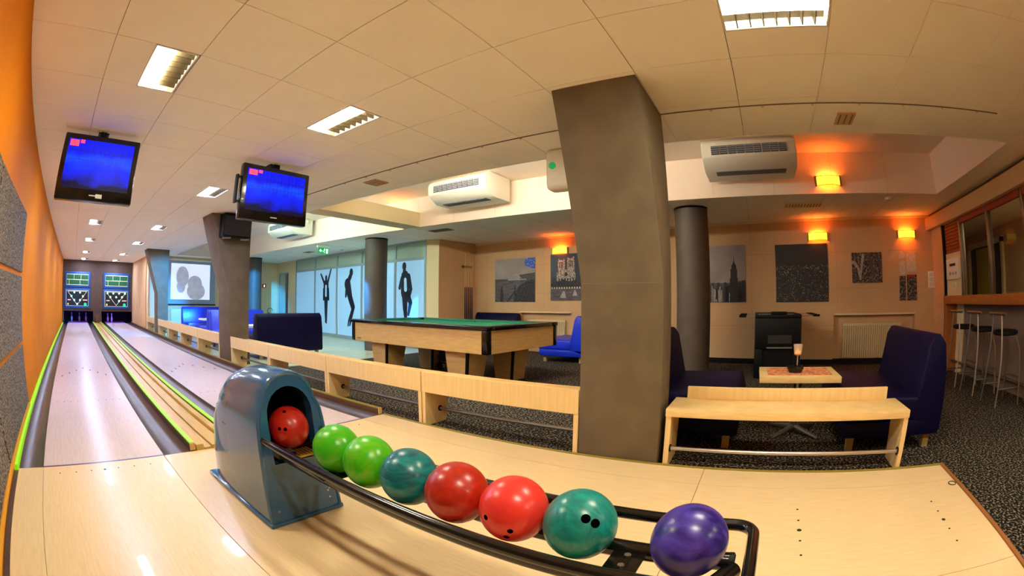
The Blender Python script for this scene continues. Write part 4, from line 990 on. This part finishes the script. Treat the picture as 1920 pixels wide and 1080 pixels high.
# ================================================================== BAR
t = thing('bar_counter', (5.2,-6.85,-.02), 'wooden bar counter under the bar windows', 'bar counter')
MB().box(3.0,7.36,-7.15,-6.66,1.01,1.134).build('counter_top', 'bar_wood', t, bevel=.004)
MB().box(3.0,7.3,-6.98,-6.93,0,1.01).build('front_panel', 'bar_front', t); MB().box(7.27,7.34,-6.98,-6.68,0,1.01).build('end_panel', 'bar_wood', t, bevel=.004)
MB().tube([(3.0,-6.84,.16),(7.27,-6.84,.16)], .02, 10).build('foot_rail', 'satin', t, smooth=True)
for x in (3.6,4.8,6.0,7.1): MB().tube([(x,-6.84,.16),(x,-6.84,.0)], .015, 8).build('rail_support', 'satin', t)
def stool(x, y, label):
    t = thing('bar_stool', (x,y,-.02), label, 'bar stool', 'stools at the bar')
    MB().lathe([(.16,0),(.185,.015),(.185,.04),(.15,.055),(.01,.06)], (x,y,.71), 24).build('seat', 'black', t, smooth=True)
    for s in (-1,1):
        MB().tube([(x+s*.2,y+.2,0),(x+s*.16,y+.16,.5),(x+s*.1,y+.15,.93)], .011, 8).build('rear_leg', 'chrome', t, smooth=True)
        MB().tube([(x+s*.2,y-.2,0),(x+s*.16,y-.16,.55),(x+s*.14,y-.1,.7),(x+s*.1,y,.708)], .011, 8).build('front_leg', 'chrome', t, smooth=True)
        MB().tube([(x+s*.187,y+.187,.18),(x+s*.187,y-.187,.18)], .009, 8).build('side_stretcher', 'satin', t)
    MB().tube([(x-.187,y-.187,.28),(x+.187,y-.187,.28)], .011, 8).build('footrest', 'satin', t)
    MB().tube([(x-.2,y+.15,.93),(x+.2,y+.15,.93)], .016, 10).build('back_bar', 'satin', t, smooth=True)
stool(6.14,-6.45,'bar stool farthest along the counter, beside the blue sofa back'); stool(5.55,-6.45,'middle bar stool at the counter'); stool(4.9,-6.45,'bar stool nearest the right edge of the view')
t = thing('roller_shutter', (7.35,-6.86,2.0), 'red brown slatted shutter above the pale panel by the bar', 'shutter')
for k in range(9): MB().box(7.0,7.68,YBAR-.05,YBAR-.02,1.79+k*.053,1.838+k*.053).build('slat', 'shutter', t, bevel=.006)
t = thing('control_box', (7.4,-6.9,1.55), 'pale control box with dials on the panel beside the bar', 'control box')
MB().box(7.1,7.62,YBAR-.02,YBAR+.03,1.38,1.7).build('case', 'plastic_w', t, bevel=.006); MB().box(7.22,7.46,YBAR+.03,YBAR+.036,1.58,1.62).build('display', 'ink', t)
for x in (7.2,7.32,7.44): MB().cyl((x,YBAR+.03,1.47), .025, .015, 12, 'y').build('dial', 'chrome', t)
t = thing('wall_switch', (7.45,-6.9,1.28), 'small white switch below the control box', 'switch')
MB().box(7.28,7.38,YBAR-.02,YBAR+.0,1.23,1.33).build('plate', 'plastic_w', t, bevel=.004); MB().box(7.31,7.35,YBAR,YBAR+.008,1.25,1.31).build('rocker', 'fixture', t)
t = thing('switch_panel', (wx(-6.9)-.01,-6.85,1.4), 'stacked white switches at the end of the poster wall', 'switch')
MB().box(wx(-6.85)-.02,wx(-6.85)-.002,-6.92,-6.76,1.28,1.56).build('plate', 'plastic_w', t, bevel=.003)
for k in range(3): MB().box(wx(-6.85)-.026,wx(-6.85)-.02,-6.9,-6.78,1.3+k*.085,1.37+k*.085).build('rocker', 'fixture', t)
t = thing('coffee_machine', (5.2,-7.5,1.134), 'dark coffee machine standing inside the bar room', 'coffee machine')
MB().box(4.9,5.5,-7.9,-7.5,0,1.1).build('stand', 'bar_front', t); MB().box(4.95,5.45,-7.85,-7.55,1.1,1.3).build('body', 'black', t, bevel=.02); MB().box(5.05,5.15,-7.54,-7.5,1.14,1.2).build('spout', 'chrome', t); MB().box(5.25,5.35,-7.54,-7.5,1.14,1.2).build('spout', 'chrome', t)
t = thing('added_bar_lamp', (6.2,-8.6,H), 'added round ceiling lamp inside the bar room, unseen', 'ceiling light')  # unseen lamp, added to light the bar interior
MB().lathe([(.16,-.05),(.18,-.02),(.18,0)], (6.2,-8.6,H), 20).build('base', 'fixture', t, smooth=True); mat('dim_lens', (255,220,160), .5, emit=130, ecol=(255,232,180)); MB().lathe([(.14,-.06),(.14,-.05)], (6.2,-8.6,H), 20).build('lens', 'dim_lens', t)
